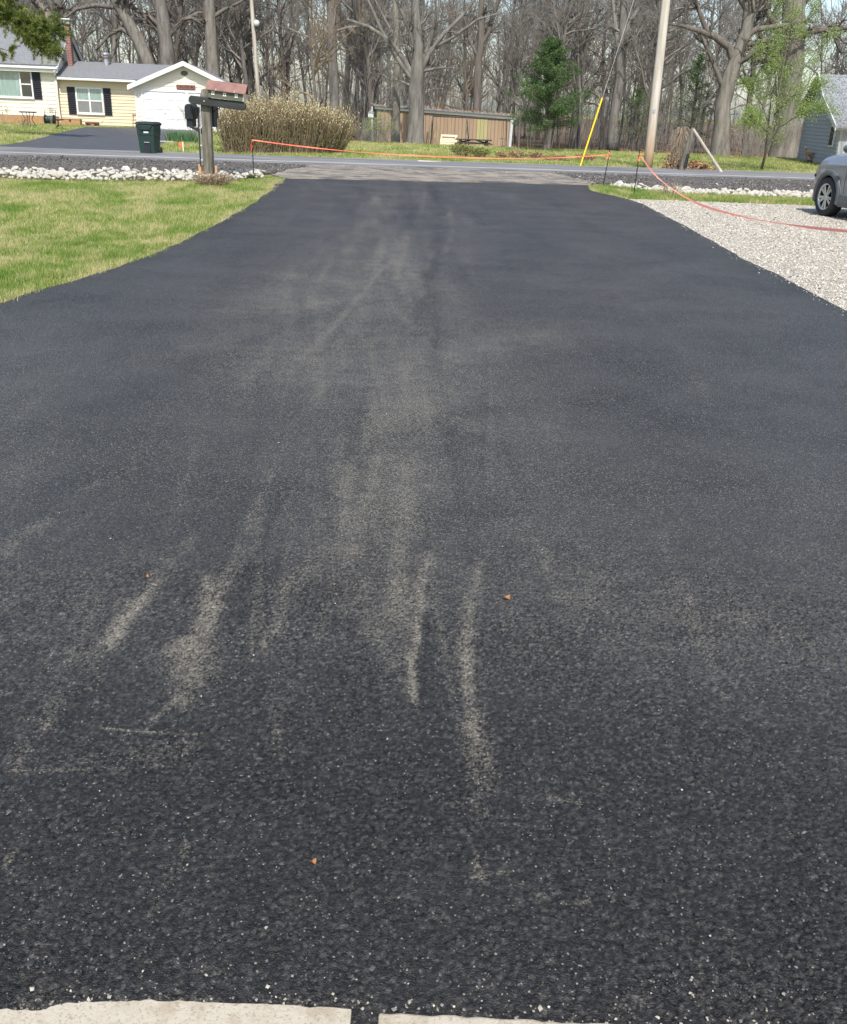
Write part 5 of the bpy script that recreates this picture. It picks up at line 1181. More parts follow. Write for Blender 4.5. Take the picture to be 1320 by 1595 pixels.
# ------------------------------------------------------------------ mailboxes
def mailbox():
    p = G(327, 280.5); t = thing('mailbox_post', 'weathered timber mailbox post with cottage shaped box on its arm', 'mailbox', p)
    m = MB(); m.add([(x * .1, y * .1, z) for z in (-.1, 1.74) for x, y in ((-1, -1), (1, -1), (1, 1), (-1, 1))] + [(-.075, -.06, 1.86), (.06, -.06, 1.88), (.06, .06, 1.88), (-.075, .06, 1.86)], [(3, 2, 1, 0)] + [(4 * i + j, 4 * i + (j + 1) % 4, 4 * i + 4 + (j + 1) % 4, 4 * i + 4 + j) for i in range(2) for j in range(4)] + [(8, 9, 10, 11)])
    m.build('post', M['wood_grey'], t, bevel=.015)
    ta = math.radians(4.8); R = lambda x, y, z: (x * math.cos(ta) + (z) * math.sin(ta), y, 1.625 - x * math.sin(ta) + z * math.cos(ta))
    def rb(mb, x0, x1, y0, y1, z0, z1):
        c = R((x0 + x1) / 2, (y0 + y1) / 2, (z0 + z1) / 2); mb.box(c, (x1 - x0, y1 - y0, z1 - z0), ry=ta); return mb
    prof = [(-.33, .02), (-.29, .08), (.84, .085), (.89, .05), (.90, -.04), (.85, -.09), (.5, -.085), (-.28, -.085), (-.33, -.04)]
    m = MB(); V = [R(x, -.205, z) for x, z in prof] + [R(x, -.105, z) for x, z in prof]; n = len(prof)
    m.add(V, [tuple(range(n)), tuple(reversed(range(n, 2 * n)))] + [(i, i + n, (i + 1) % n + n, (i + 1) % n) for i in range(n)]); b = m.build('crossbeam', M['blackbeam'], t, bevel=.01)
    m = MB(); m.lathe([(0, -.222), (.018, -.222), (.02, -.206), (0, -.2)], R(.01, 0, 0), 'Y', 8); m.build('bolt', M['galv'], b)
    # cottage box
    m = MB(); rb(m, .09, .84, -.24, .06, .088, .255); c = m.build('cottage_mailbox', M['olive'], t)
    m = MB(); V = [R(x, y, z) for x in (.093, .837) for y, z in ((-.24, .256), (.06, .256), (-.09, .39))]; m.add(V, [(0, 1, 2), (5, 4, 3), (0, 3, 4, 1), (1, 4, 5, 2), (2, 5, 3, 0)]); m.build('gable', M['olive'], c)
    m = MB(); rb(m, .841, .855, -.235, .055, .09, .25); m.build('door', M['cream'], c)
    for s in (-1, 1):
        ye, yr = (-.29, -.09) if s < 0 else (.11, -.09)
        m = MB(); q = [(.05, ye, .235), (.90, ye, .235), (.90, yr, .415), (.05, yr, .415)]; V = [R(*a) for a in q] + [R(a[0], a[1], a[2] + .018) for a in q]
        m.add(V, [(3, 2, 1, 0), (4, 5, 6, 7), (0, 1, 5, 4), (1, 2, 6, 5), (2, 3, 7, 6), (3, 0, 4, 7)]); r_ = m.build('roof', M['rust'], c)
        if s < 0:
            m = MB()
            for x in (.27, .66): rb(m, x - .006, x + .006, -.296, -.29, .24, .275)
            m.build('seams', M['cream'], c)
    for x in (.20, .45, .70):
        m = MB(); rb(m, x - .032, x + .032, -.252, -.2405, .145, .222); w = m.build('window', M['white'], c)
        m = MB(); rb(m, x - .004, x + .004, -.2545, -.2522, .148, .22); rb(m, x - .029, x + .029, -.2572, -.255, .180, .188); m.build('glazing_bar', M['blackmetal'], c)
    # two black boxes seen from behind, on brackets
    def blackbox(x, z, y0, y1, w, hh, lab):
        prof = [(-w / 2, 0), (w / 2, 0), (w / 2, hh - w / 2)] + [(w / 2 * math.cos(a), hh - w / 2 + w / 2 * math.sin(a)) for a in np.linspace(.2, math.pi - .2, 9)] + [(-w / 2, hh - w / 2)]
        m = MB(); m.prism([(x + a, z + b_) for a, b_ in prof], y0, y1); o = m.build('black_mailbox', M['blackmetal'], t, bevel=.006); o['label'] = lab
        m = MB(); m.prism([(x + a * 1.06, z + hh * .03 + b_ * 1.01) for a, b_ in prof], y1 + .001, y1 + .02); m.build('door', M['blackmetal'], o)
        return o
    o = blackbox(-.385, 1.25, -.02, .44, .175, .31, 'black metal mailbox on the left bracket'); m = MB(); m.bb(-.45, -.325, .02, .4, 1.09, 1.248); m.build('paper_tube', M['blackmetal'], o)
    o = blackbox(.045, 1.27, .12, .56, .17, .31, 'black metal mailbox half hidden behind the post'); m = MB(); m.bb(-.02, .12, .14, .5, 1.10, 1.268); m.build('paper_tube', M['blackmetal'], o)
    m = MB(); m.add([(-.42, .1, 1.085), (-.1, .1, 1.085), (-.1, .1, .93), (-.42, .16, 1.085), (-.1, .16, 1.085), (-.1, .16, .93)], [(0, 1, 2), (5, 4, 3), (0, 3, 4, 1), (1, 4, 5, 2), (2, 5, 3, 0)]); m.build('bracket', M['blackbeam'], t)
    m = MB(); m.tube([(.12, .0, 1.40), (.32, -.12, 1.50)], .011, 6); m.build('brace', M['blackmetal'], t)
    m = MB(); m.tube([(-.14, -.06, .30), (-.135, -.06, 1.5)], .012, 6); r_ = m.build('rod', M['galv'], t)
    m = MB(); [m.lathe([(0, z - .02), (.022, z - .012), (.022, z + .012), (0, z + .02)], (-.137, -.06, 0), 'Z', 8) for z in (.42, .72, 1.08)]; m.build('insulators', M['labelpaint'], r_)
    m = MB(); m.bb(-.20, -.155, -.01, .04, .28, 1.5); m.build('side_batten', M['blackbeam'], t, bevel=.004)
    for nm, x0, x1, z1, lab in (('wood_block', -.265, -.12, .32, 'short pale lumber block leaning left of the mailbox post'), ('wood_block', .105, .15, .30, 'thin pale board edge right of the mailbox post')):
        m = MB(); m.bb(x0, x1, .105, .15, -.02, z1); o = m.build(nm, M['newwood'], None, bevel=.005); o.location = p; tag(o, lab, 'board')
        if x0 < -.2:
            m = MB(); m.bb(x0 - .004, x1 - .01, .06, .104, -.02, .17); o2 = m.build('wood_block', M['newwood'], None, bevel=.005); o2.location = p; tag(o2, 'lower pale lumber offcut in front of the taller block', 'board')
mailbox()

# ------------------------------------------------------------------ stakes and tape
def stake(pb, pt, Y, label):
    b = D(pb[0], pb[1], Y); tp = D(pt[0], pt[1], Y); b.z = -.05
    t = thing('step_in_post', label, 'stake', b); d = (tp - b)
    m = MB(); m.tube([(0, 0, 0), d * .5, d], [.012, .011, .009], 6); m.build('shaft', M['blackmetal'], t)
    for k in np.linspace(.25, .95, 7):
        m = MB(); q = d * float(k); m.tube([q + Vector((-.003, -.012, 0)), q + Vector((-.022, -.02, .008)), q + Vector((-.02, -.02, .025))], .0045, 5); m.build('clip', M['blackmetal'], t)
    return tp
stake((396, 280), (393, 217), 23.4, 'black step in post with pink tape knot left of driveway')
stake((939, 293), (951, 231), 25.2, 'black step in post nearer the road right of driveway')
stake((987, 307), (997, 234), 22.6, 'black step in post at the corner of the gravel pad')
def ribbon(name, label, pts, w, tw=.6, m_=None):
    P = [np.array(p) for p in pts]; Q = []; n = 14
    for i in range(len(P) - 1):
        p0, p1, p2, p3 = P[max(i - 1, 0)], P[i], P[i + 1], P[min(i + 2, len(P) - 1)]
        for k in range(n):
            s = k / n; Q.append(.5 * ((2 * p1) + (-p0 + p2) * s + (2 * p0 - 5 * p1 + 4 * p2 - p3) * s * s + (-p0 + 3 * p1 - 3 * p2 + p3) * s ** 3))
    Q.append(P[-1]); V = []; mb = MB()
    for i, q in enumerate(Q):
        a = .9 + tw * math.sin(i * .17) ; u = np.array([0, math.cos(a), math.sin(a)]) * w / 2; V += [q - u, q + u]
    mb.add(V, [(2 * i, 2 * i + 2, 2 * i + 3, 2 * i + 1) for i in range(len(Q) - 1)])
    o = mb.build(name, m_ or M['tape'], fix=False); so = o.modifiers.new('thick', 'SOLIDIFY'); so.thickness = .0012
    return tag(o, label, 'tape')
ribbon('barrier_tape', 'orange pink tape stretched across the driveway end', [D(393, 218, 23.4), D(470, 228, 23.6), D(560, 237, 23.9), D(660, 243, 24.2), D(760, 246.5, 24.5), D(860, 246, 24.9), D(920, 243, 25.1), D(947, 241, 25.18)], .021)
ribbon('barrier_tape', 'pink tape sagging over the gravel pad towards the right', [D(998, 242, 22.58), D(1015, 266, 22.2), D(1040, 289, 21.6), D(1085, 316, 20.4), D(1150, 336, 18.6), D(1230, 350, 16.4), D(1320, 360, 14.3), D(1440, 366, 12.2)], .042, m_=M['tapepale'])
for lab, (px, py, Y) in (('pink tape tail hanging on the left step in post', (393, 219, 23.36)), ('pink tape knot on the post nearer the road', (949, 239, 25.12)), ('pink tape knot on the gravel corner post', (998, 241, 22.54))):
    p = D(px, py, Y); m = MB(); m.lathe([(0, -.03), (.022, -.02), (.026, 0), (.02, .02), (0, .03)], (0, 0, 0), 'Z', 8)
    m.add([(-.02, -.01, -.02), (.0, -.02, -.02), (-.015, -.02, -.14), (-.045, -.01, -.13)], [(0, 1, 2, 3)])
    if px < 500: m.add([(-.02, -.01, -.1), (.01, -.02, -.1), (-.02, -.02, -.25), (-.05, -.01, -.22)], [(0, 1, 2, 3)])
    o = m.build('tape_knot', M['tape'], fix=False); o.location = p; tag(o, lab, 'tape')

# ------------------------------------------------------------------ poles and posts
b = D(1009, 262, 34.6); b.z = 0; tp = D(1038, 0, 34.6); d = (tp - b) * 2.1
t = thing('utility_pole', 'tall pale wooden utility pole beyond the road', 'pole', b)
def polemat():
    m, nt, b_ = nodes('pole_stained'); co = coord(nt, 'Object', (1, 1, .08)); n = noise(nt, co, 10, 6, .65)
    c = ramp(nt, n, [(.33, (.36, .31, .25)), (.62, (.56, .51, .43))]); t_ = nt.nodes.new('ShaderNodeTexCoord'); s = nt.nodes.new('ShaderNodeSeparateXYZ'); nt.links.new(t_.outputs['Object'], s.inputs[0])
    c = mixc(nt, ramp(nt, math_(nt, 'ADD', math_(nt, 'MULTIPLY', s.outputs[2], .4), math_(nt, 'MULTIPLY', n, .25)), [(.30, (.85, .85, .85)), (.85, (0, 0, 0))]), c, (.34, .22, .12))
    nt.links.new(c, b_.inputs['Base Color']); b_.inputs['Roughness'].default_value = .85; bump(nt, b_, n, .5, .01); return m
m = MB(); m.tube([d * k for k in (-.02, .05, .1, .2, .4, .6, .8, 1)], [.155, .152, .15, .147, .138, .13, .12, .11], 14); m.build('pole', polemat(), t, smooth=True)
m = MB(); q = d * .17 + Vector((-.02, -.152, 0)); m.box(q, (.09, .006, .13)); m.build('tag_plate', M['galv'], t)
g = D(903, 264, 33.4); g.z = 0; top = b + d * .86
t = thing('guy_wire', 'steel guy wire with long yellow guard sleeve', 'guy wire', g)
dv = top - g; gl = (D(945, 155, 33.7) - g).length / dv.length
m = MB(); m.tube([dv * .0, dv * gl], .026, 8); m.build('guard', M['yellow'], t); m = MB(); m.tube([dv * (gl - .01), dv], .0085, 5); m.build('wire', M['galv'], t)
m = MB(); m.tube([dv * -.01, dv * .02], .012, 6); m.build('anchor_rod', M['galv'], t)
b = D(409, 232, 61); tp = D(392, 0, 61); d = tp - b
t = thing('yard_light_pole', 'slender wooden pole with a small lamp above the hedge', 'pole', b)
m = MB(); m.tube([d * 0, d * .5, d, d * 1.25], [.13, .12, .105, .1], 10); m.build('pole', M['pole'], t, smooth=True)
q = D(400, 36, 60.8) - b; m = MB(); m.lathe([(0, .16), (.08, .15), (.15, .08), (.17, 0), (.15, -.1), (.08, -.16), (0, -.17)], q, 'Z', 14); m.build('lamp', M['labelpaint'], t, smooth=True)
m = MB(); m.tube([q, q + Vector((-.1, .15, .2)), d * .86], .03, 6); m.build('lamp_arm', M['galv'], t)
# old fence posts
b = D(1061, 270, 33.2); b.z = 0; tp = D(1080, 199, 33.2); d = tp - b
t = thing('fence_post', 'leaning grey split fence post with a black patch', 'fence post', b)
m = MB(); m.tube([d * -.05, d * .3, d * .6, d * .9, d], [.10, .09, .085, .08, .06], 9); m.build('post', M['wood_grey'], t)
br = D(1126, 269, 33.0); br.z = 0; d2 = br - b
m = MB(); m.tube([d * .97 + Vector((0, -.05, 0)), d * .485 + d2 * .5 + Vector((0, -.03, 0)), d2], [.042, .045, .05], 9); m.build('brace', M['pole'], t); 
m = MB(); m.tube([d * .12 + Vector((.06, -.06, 0)), d * .42 + Vector((.05, -.06, 0))], [.07, .055], 8); m.build('dark_patch', M['blackmetal'], t)  # black patch low on the post's right front
b = D(1050, 266, 34.2); b.z = 0
t = thing('vine_stump', 'old post smothered in dry tan vines by the brace post', 'stump', b)
m = MB(); m.tube([(0, 0, -.1), (.08, 0, .7), (.14, 0, 1.38)], [.13, .12, .11], 9); m.build('post', M['wood_grey'], t)
rgn = np.random.RandomState(4); m = MB()
for i in range(150):
    a = rgn.uniform(0, 6.283); z = 1.36 * (1 - rgn.rand() ** 2); r = .13 + .05 * rgn.rand(); p0 = np.array([.1 * z + r * math.cos(a), r * math.sin(a), z]); L = rgn.uniform(.3, 1.1)
    e = p0 + np.array([rgn.randn() * .08 - .10 * L + math.cos(a) * .08, rgn.randn() * .1 + math.sin(a) * .15, -L]); e[2] = max(e[2], .02); mid = (p0 + e) / 2 + np.array([math.cos(a) * .07, math.sin(a) * .07, .06]); m.tube([p0, mid, e], [.007, .006, .003], 3, cap=False)
m.build('vines', M['vine'], t, fix=False)
n = 700; P = np.c_[rgn.randn(n, 2) * [.22, .18], np.abs(rgn.randn(n)) * .25]; l = flakes('dead_leaves', None, P, .04, M['deadleaf'], 44, tilt=1); l.parent = t

# ------------------------------------------------------------------ shed and its yard
def shed():
    A = D(588, 165.5, 55.0); B = D(800, 182, 56.5); dx = Vector((B.x - A.x, B.y - A.y, 0)); L = dx.length; rz = math.atan2(dx.y, dx.x)
    zb = -.75; p = Vector((A.x, A.y, zb)); hl, hr = A.z - zb, B.z - zb
    t = thing('shed', 'long tan board shed at the edge of the woods', 'shed', p, rz)
    m = MB(); m.add([(0, .03, 0), (L, .03, 0), (L, .03, hr), (0, .03, hl), (0, 1.5, 0), (L, 1.5, 0), (L, 1.5, hr + .05), (0, 1.5, hl + .05)], [(3, 2, 1, 0), (4, 5, 6, 7), (0, 1, 5, 4), (1, 2, 6, 5), (2, 3, 7, 6), (3, 0, 4, 7)]); m.build('wall', M['darkwood'], t)
    n = 37; w = L / n; rg = random.Random(5)
    for i in range(n):
        h = hl + (hr - hl) * (i + .5) / n - .14; green = i in (9, 10, 11) or i in (27, 28, 29)
        m = MB(); m.bb(i * w + .008, (i + 1) * w - .008, rg.uniform(-.006, .004), .025, .0, h)
        o = m.build('board', M['greenpanel'] if green else M['tanshed'], t)
        if green and i in (9, 27): o['label'] = 'board stained green with algae'
    m = slab4((-.15, -.10, hl - .13), (L + .15, -.10, hr - .13), (L + .15, -.06, hr - .13), (-.15, -.06, hl - .13), .12); m.build('fascia', M['white'], t)
    m = slab4((-.2, -.2, hl), (L + .2, -.2, hr), (L + .2, 1.6, hr + .08), (-.2, 1.6, hl + .08), .05); m.build('roof', M['shingle'], t)
    rgn = np.random.RandomState(3); k = 420; x = rgn.uniform(-.2, L + .2, k); y = rgn.rand(k) ** 2 * 1.6 - .15
    P = np.stack([x, y, hl + (hr - hl) * x / L + .07 * (y + .2) + .07 + rgn.rand(k) * .03], 1); l = flakes('roof_litter', None, P, .05, M['deadleaf'], 4, tilt=1); l.parent = t
shed()
Y = 51.2
def tubes(parent, name, lst, r, m_):
    for a in lst: m = MB(); m.tube(a, r, 7); m.build(name, m_, parent)
b = D(700, 232, Y); b.z = H(b.x, Y)
t = thing('swing_set', 'plain pipe swing frame standing before the shed', 'swing set', b)
c = lambda px, py, dy=0: D(px, py, Y + dy) - b
tubes(t, 'leg', [[c(675, 181), c(663, 236, -1)], [c(675, 181), c(670, 236, 1)], [c(728, 183), c(725, 238, -1)], [c(728, 183), c(731, 238, 1)]], .028, M['wood_grey'])
tubes(t, 'top_bar', [[c(674, 181), c(728, 183), c(790, 186)]], .03, M['darkwood'])
tubes(t, 'leg', [[c(790, 186), c(788, 240, .8)]], .028, M['wood_grey'])
b = D(783, 228, Y); 
t = thing('swing', 'round black swing seat on a chain right of the picnic table', 'swing', b)
m = MB(); m.lathe([(0, -.05), (.10, -.045), (.15, 0), (.10, .02), (0, .02)], (0, 0, 0), 'Z', 14); m.build('seat', M['blackmetal'], t)
m = MB(); m.tube([(0, 0, 0), D(784, 208, Y) - b, D(785, 186, Y) - b], .014, 6); m.build('chain', M['darkwood'], t); m = MB(); m.tube([D(778, 216, Y) - b, D(790, 216.5, Y) - b], .012, 5); m.build('crossbar', M['darkwood'], t)
# picnic table
b = D(737, 233, 49.8); b.z = H(b.x, 49.8) - .02
t = thing('picnic_table', 'dark wooden picnic table on the lawn before the shed', 'picnic table', b, math.radians(2)); L = 1.75; zt = D(737, 217, 49.8).z - b.z
for k in range(5): m = MB(); m.bb(-L / 2, L / 2, -.36 + k * .146, -.36 + k * .146 + .138, zt - .04, zt); m.build('top_plank', M['darkwood'], t)
for s in (-1, 1):
    for k in range(2): m = MB(); y0 = s * .68 + (k - 1) * .14; m.bb(-L / 2, L / 2, y0, y0 + .13, zt * .60 - .04, zt * .60); m.build('bench_plank', M['darkwood'], t)
for s in (-1, 1):
    x = s * L * .36; m = MB(); m.bb(x - .045, x - .005, -.78, .78, zt * .60 - .13, zt * .60 - .042); m.build('bench_bearer', M['darkwood'], t)
    m = MB(); m.bb(x - .045, x - .005, -.34, .36, zt - .12, zt - .042); m.build('top_bearer', M['darkwood'], t)
    for q in (-1, 1): m = MB(); m.tube([(x + .03, q * .22, zt - .06), (x + .03, q * .6, -.05)], .045, 4); m.build('leg', M['darkwood'], t)
    m = MB(); m.tube([(x, 0, zt * .62), (s * .15, 0, zt - .05)], .03, 4); m.build('brace', M['darkwood'], t)
# cream bench
b = D(699, 229, 50.3); b.z = D(699, 229, 50.3).z
t = thing('bench', 'cream painted bench beside the picnic table', 'bench', b, math.radians(2)); s = 50.3 / 1767
w = 28 * 50.3 / 1628
for i, (z0, z1) in enumerate(((.06, .20), (.215, .345))): m = MB(); m.bb(-w / 2, w / 2 - .02 * i, -.02, .02, z0, z1); m.build('front_board', M['cream'], t)
m = MB(); m.bb(-w / 2 + .02, w / 2 - .02, .0, .4, .35, .385); m.build('seat', M['cream'], t)
m = MB(); m.bb(-w / 2 + .06, w / 2, .38, .42, .47, .55); m.build('back_slat', M['cream'], t)
for sx in (-1, 1): 
    m = MB(); m.bb(sx * (w / 2 - .08) - .025, sx * (w / 2 - .08) + .025, .381, .43, -.1, .46); m.build('leg', M['cream'], t)
    m = MB(); m.bb(sx * (w / 2 - .08) - .025, sx * (w / 2 - .08) + .025, .025, .07, -.1, .35); m.build('leg', M['cream'], t)
b = D(793.5, 238, 52); tp = D(798, 188, 52)
t = thing('white_post', 'pale leaning post at the right end of the shed', 'post', b); m = MB(); d = tp - b; m.tube([d * -.1, d * .5, d], .075, 8); m.build('post', M['pvc'], t); m = MB(); m.lathe([(0, .03), (.05, .02), (.085, -.01), (.08, -.02)], d, 'Z', 10); m.build('cap', M['pvc'], t)
b = D(580.5, 226, 50); tp = D(580, 166, 50); d = tp - b
t = thing('birdhouse_pole', 'white pole with a small birdhouse left of the shed', 'birdhouse', b)
m = MB(); m.tube([d * -.1, d * .8], .045, 8); m.build('pole', M['labelpaint'], t); m = MB(); q = d * .78; m.box(q + Vector((-.06, 0, 0)), (.26, .22, .2)); bh = m.build('house', M['labelpaint'], t)
m = MB(); m.add([q + Vector(v) for v in ((-.22, -.14, .1), (.1, -.14, .1), (-.06, -.14, .24), (-.22, .14, .1), (.1, .14, .1), (-.06, .14, .24))], [(0, 1, 2), (5, 4, 3), (0, 3, 4, 1), (1, 4, 5, 2), (2, 5, 3, 0)]); m.build('roof', M['galv'], t)
m = MB(); m.tube([d * .8, d], .03, 6); m.build('finial', M['labelpaint'], t)
p = G(671, 255.5); m = MB(); m.add([(p.x + a, p.y + b_, z) for a, b_, z in ((-.5, -.15, .0), (.5, -.2, 0), (.6, .1, 0), (-.55, .2, 0), (-.35, -.08, .1), (.3, -.1, .07), (.4, .08, .08), (-.4, .12, .11))], [(3, 2, 1, 0), (4, 5, 6, 7), (0, 1, 5, 4), (1, 2, 6, 5), (2, 3, 7, 6), (3, 0, 4, 7)]); o = m.build('flat_stone', M['rock'], None, p, bevel=.03); o.location = p; tag(o, 'flat grey stone lying at the far road edge', 'stone')

# ------------------------------------------------------------------ grey house on the right
def grey_house():
    a = G(1240, 249); q = D(1284, 121, 45.0); t = thing('grey_house', 'blue grey sided gabled house at the right edge', 'house', a, math.atan2(q.y - a.y, q.x - a.x))
    W, xm, ez, pz, er = 6.4, (Vector((q.x - a.x, q.y - a.y))).length, 2.08, 3.5, 1.6
    m = MB(); m.prism([(0, .02), (W, .02), (W, er), (xm + 1.5, pz - .95), (xm, pz), (0, ez)], .05, 12); m.build('wall', M['greysiding'], t)
    def clip(z):
        x0 = .01 if z < ez else (z - ez) / (pz - ez) * xm
        x1 = W - .01 if z < er else (xm + (pz - z) / .95 * 1.5 if z > pz - .95 else xm + 1.5 + (pz - .95 - z) / (pz - .95 - er) * (W - xm - 1.5))
        return x0, x1
    lap(t, 0, W, .12, pz, .05, .145, M['greysiding'], clip=clip)
    m = MB(); m.bb(0, W, .02, .05, -.02, .12); m.build('foundation', M['concrete'], t)
    m = MB(); m.bb(2.2, 2.9, -.03, .019, 0, .1); m.build('crawl_vent', M['blackmetal'], t)
    segs = [((-.25, ez - .13), (xm, pz + .02)), ((xm, pz + .02), (xm + 1.5, pz - .93)), ((xm + 1.5, pz - .93), (W + .35, er - .13))]
    for i, ((x0, z0), (x1, z1)) in enumerate(segs):
        m = slab4((x0, -.25, z0), (x1, -.25, z1), (x1, 12.2, z1), (x0, 12.2, z0), -.08); m.build('roof', M['shingle2'], t)
        m = MB(); m.prism([(x0, z0 + .09), (x1, z1 + .09), (x1, z1 - .10), (x0, z0 - .10)], -.29, -.254); m.build('rake_trim', M['galv'] if i == 0 else M['labelpaint'], t)
    m = MB(); m.bb(xm - .13, xm + .13, -.02, .02, pz - .62, pz - .3); m.build('gable_vent', M['labelpaint'], t)
    m = MB(); m.bb(5.2, 5.8, -.04, .02, .75, 1.55); w = m.build('window', M['white'], t); m = MB(); m.bb(5.25, 5.75, -.052, -.0415, .8, 1.5); m.build('pane', M['shutter'], w)
grey_house()
# deer ornament
def deer():
    p = D(1258.5, 256, 44.5); p.z = .0
    t = thing('deer_ornament', 'small standing fawn ornament before the grey house', 'ornament', p, math.radians(200))
    fm = mat('fawn_paint', (.42, .27, .14), (.36, .22, .11), 6, .7); t_ = MB()
    bm_ = MB(); bm_.tube([(-.2, 0, .34), (-.15, 0, .36), (0, 0, .35), (.13, 0, .37), (.19, 0, .43), (.23, 0, .52), (.25, 0, .58)], [.04, .085, .09, .085, .06, .042, .03], 10)
    bm_.tube([(.21, 0, .56), (.26, 0, .585), (.32, 0, .56), (.355, 0, .545)], [.03, .046, .034, .02], 8)
    for sx, sy in ((.13, .05), (.13, -.05)): bm_.tube([(sx, sy, .34), (sx + .01, sy, .2), (sx, sy, .18), (sx, sy, 0)], [.04, .022, .02, .016], 6)
    for sy in (.05, -.05): bm_.tube([(-.15, sy, .36), (-.12, sy, .24), (-.18, sy, .14), (-.17, sy, 0)], [.055, .035, .022, .016], 6)
    bm_.tube([(-.2, 0, .37), (-.25, 0, .36), (-.27, 0, .3)], [.025, .025, .01], 6); bm_.build('body', fm, t, smooth=True, fix=False)
    for s in (-1, 1): e = MB(); e.add([(.235, s * .03, .60), (.25, s * .05, .605), (.225, s * .115, .68), (.215, s * .06, .66)], [(0, 1, 2, 3)]); e.build('ear', M['cream'], t, fix=False)
    c = MB(); c.lathe([(0, -.03), (.03, -.01), (.035, .02), (0, .05)], (.205, 0, .44), 'Z', 8); c.build('chest_patch', M['white'], t)
deer()

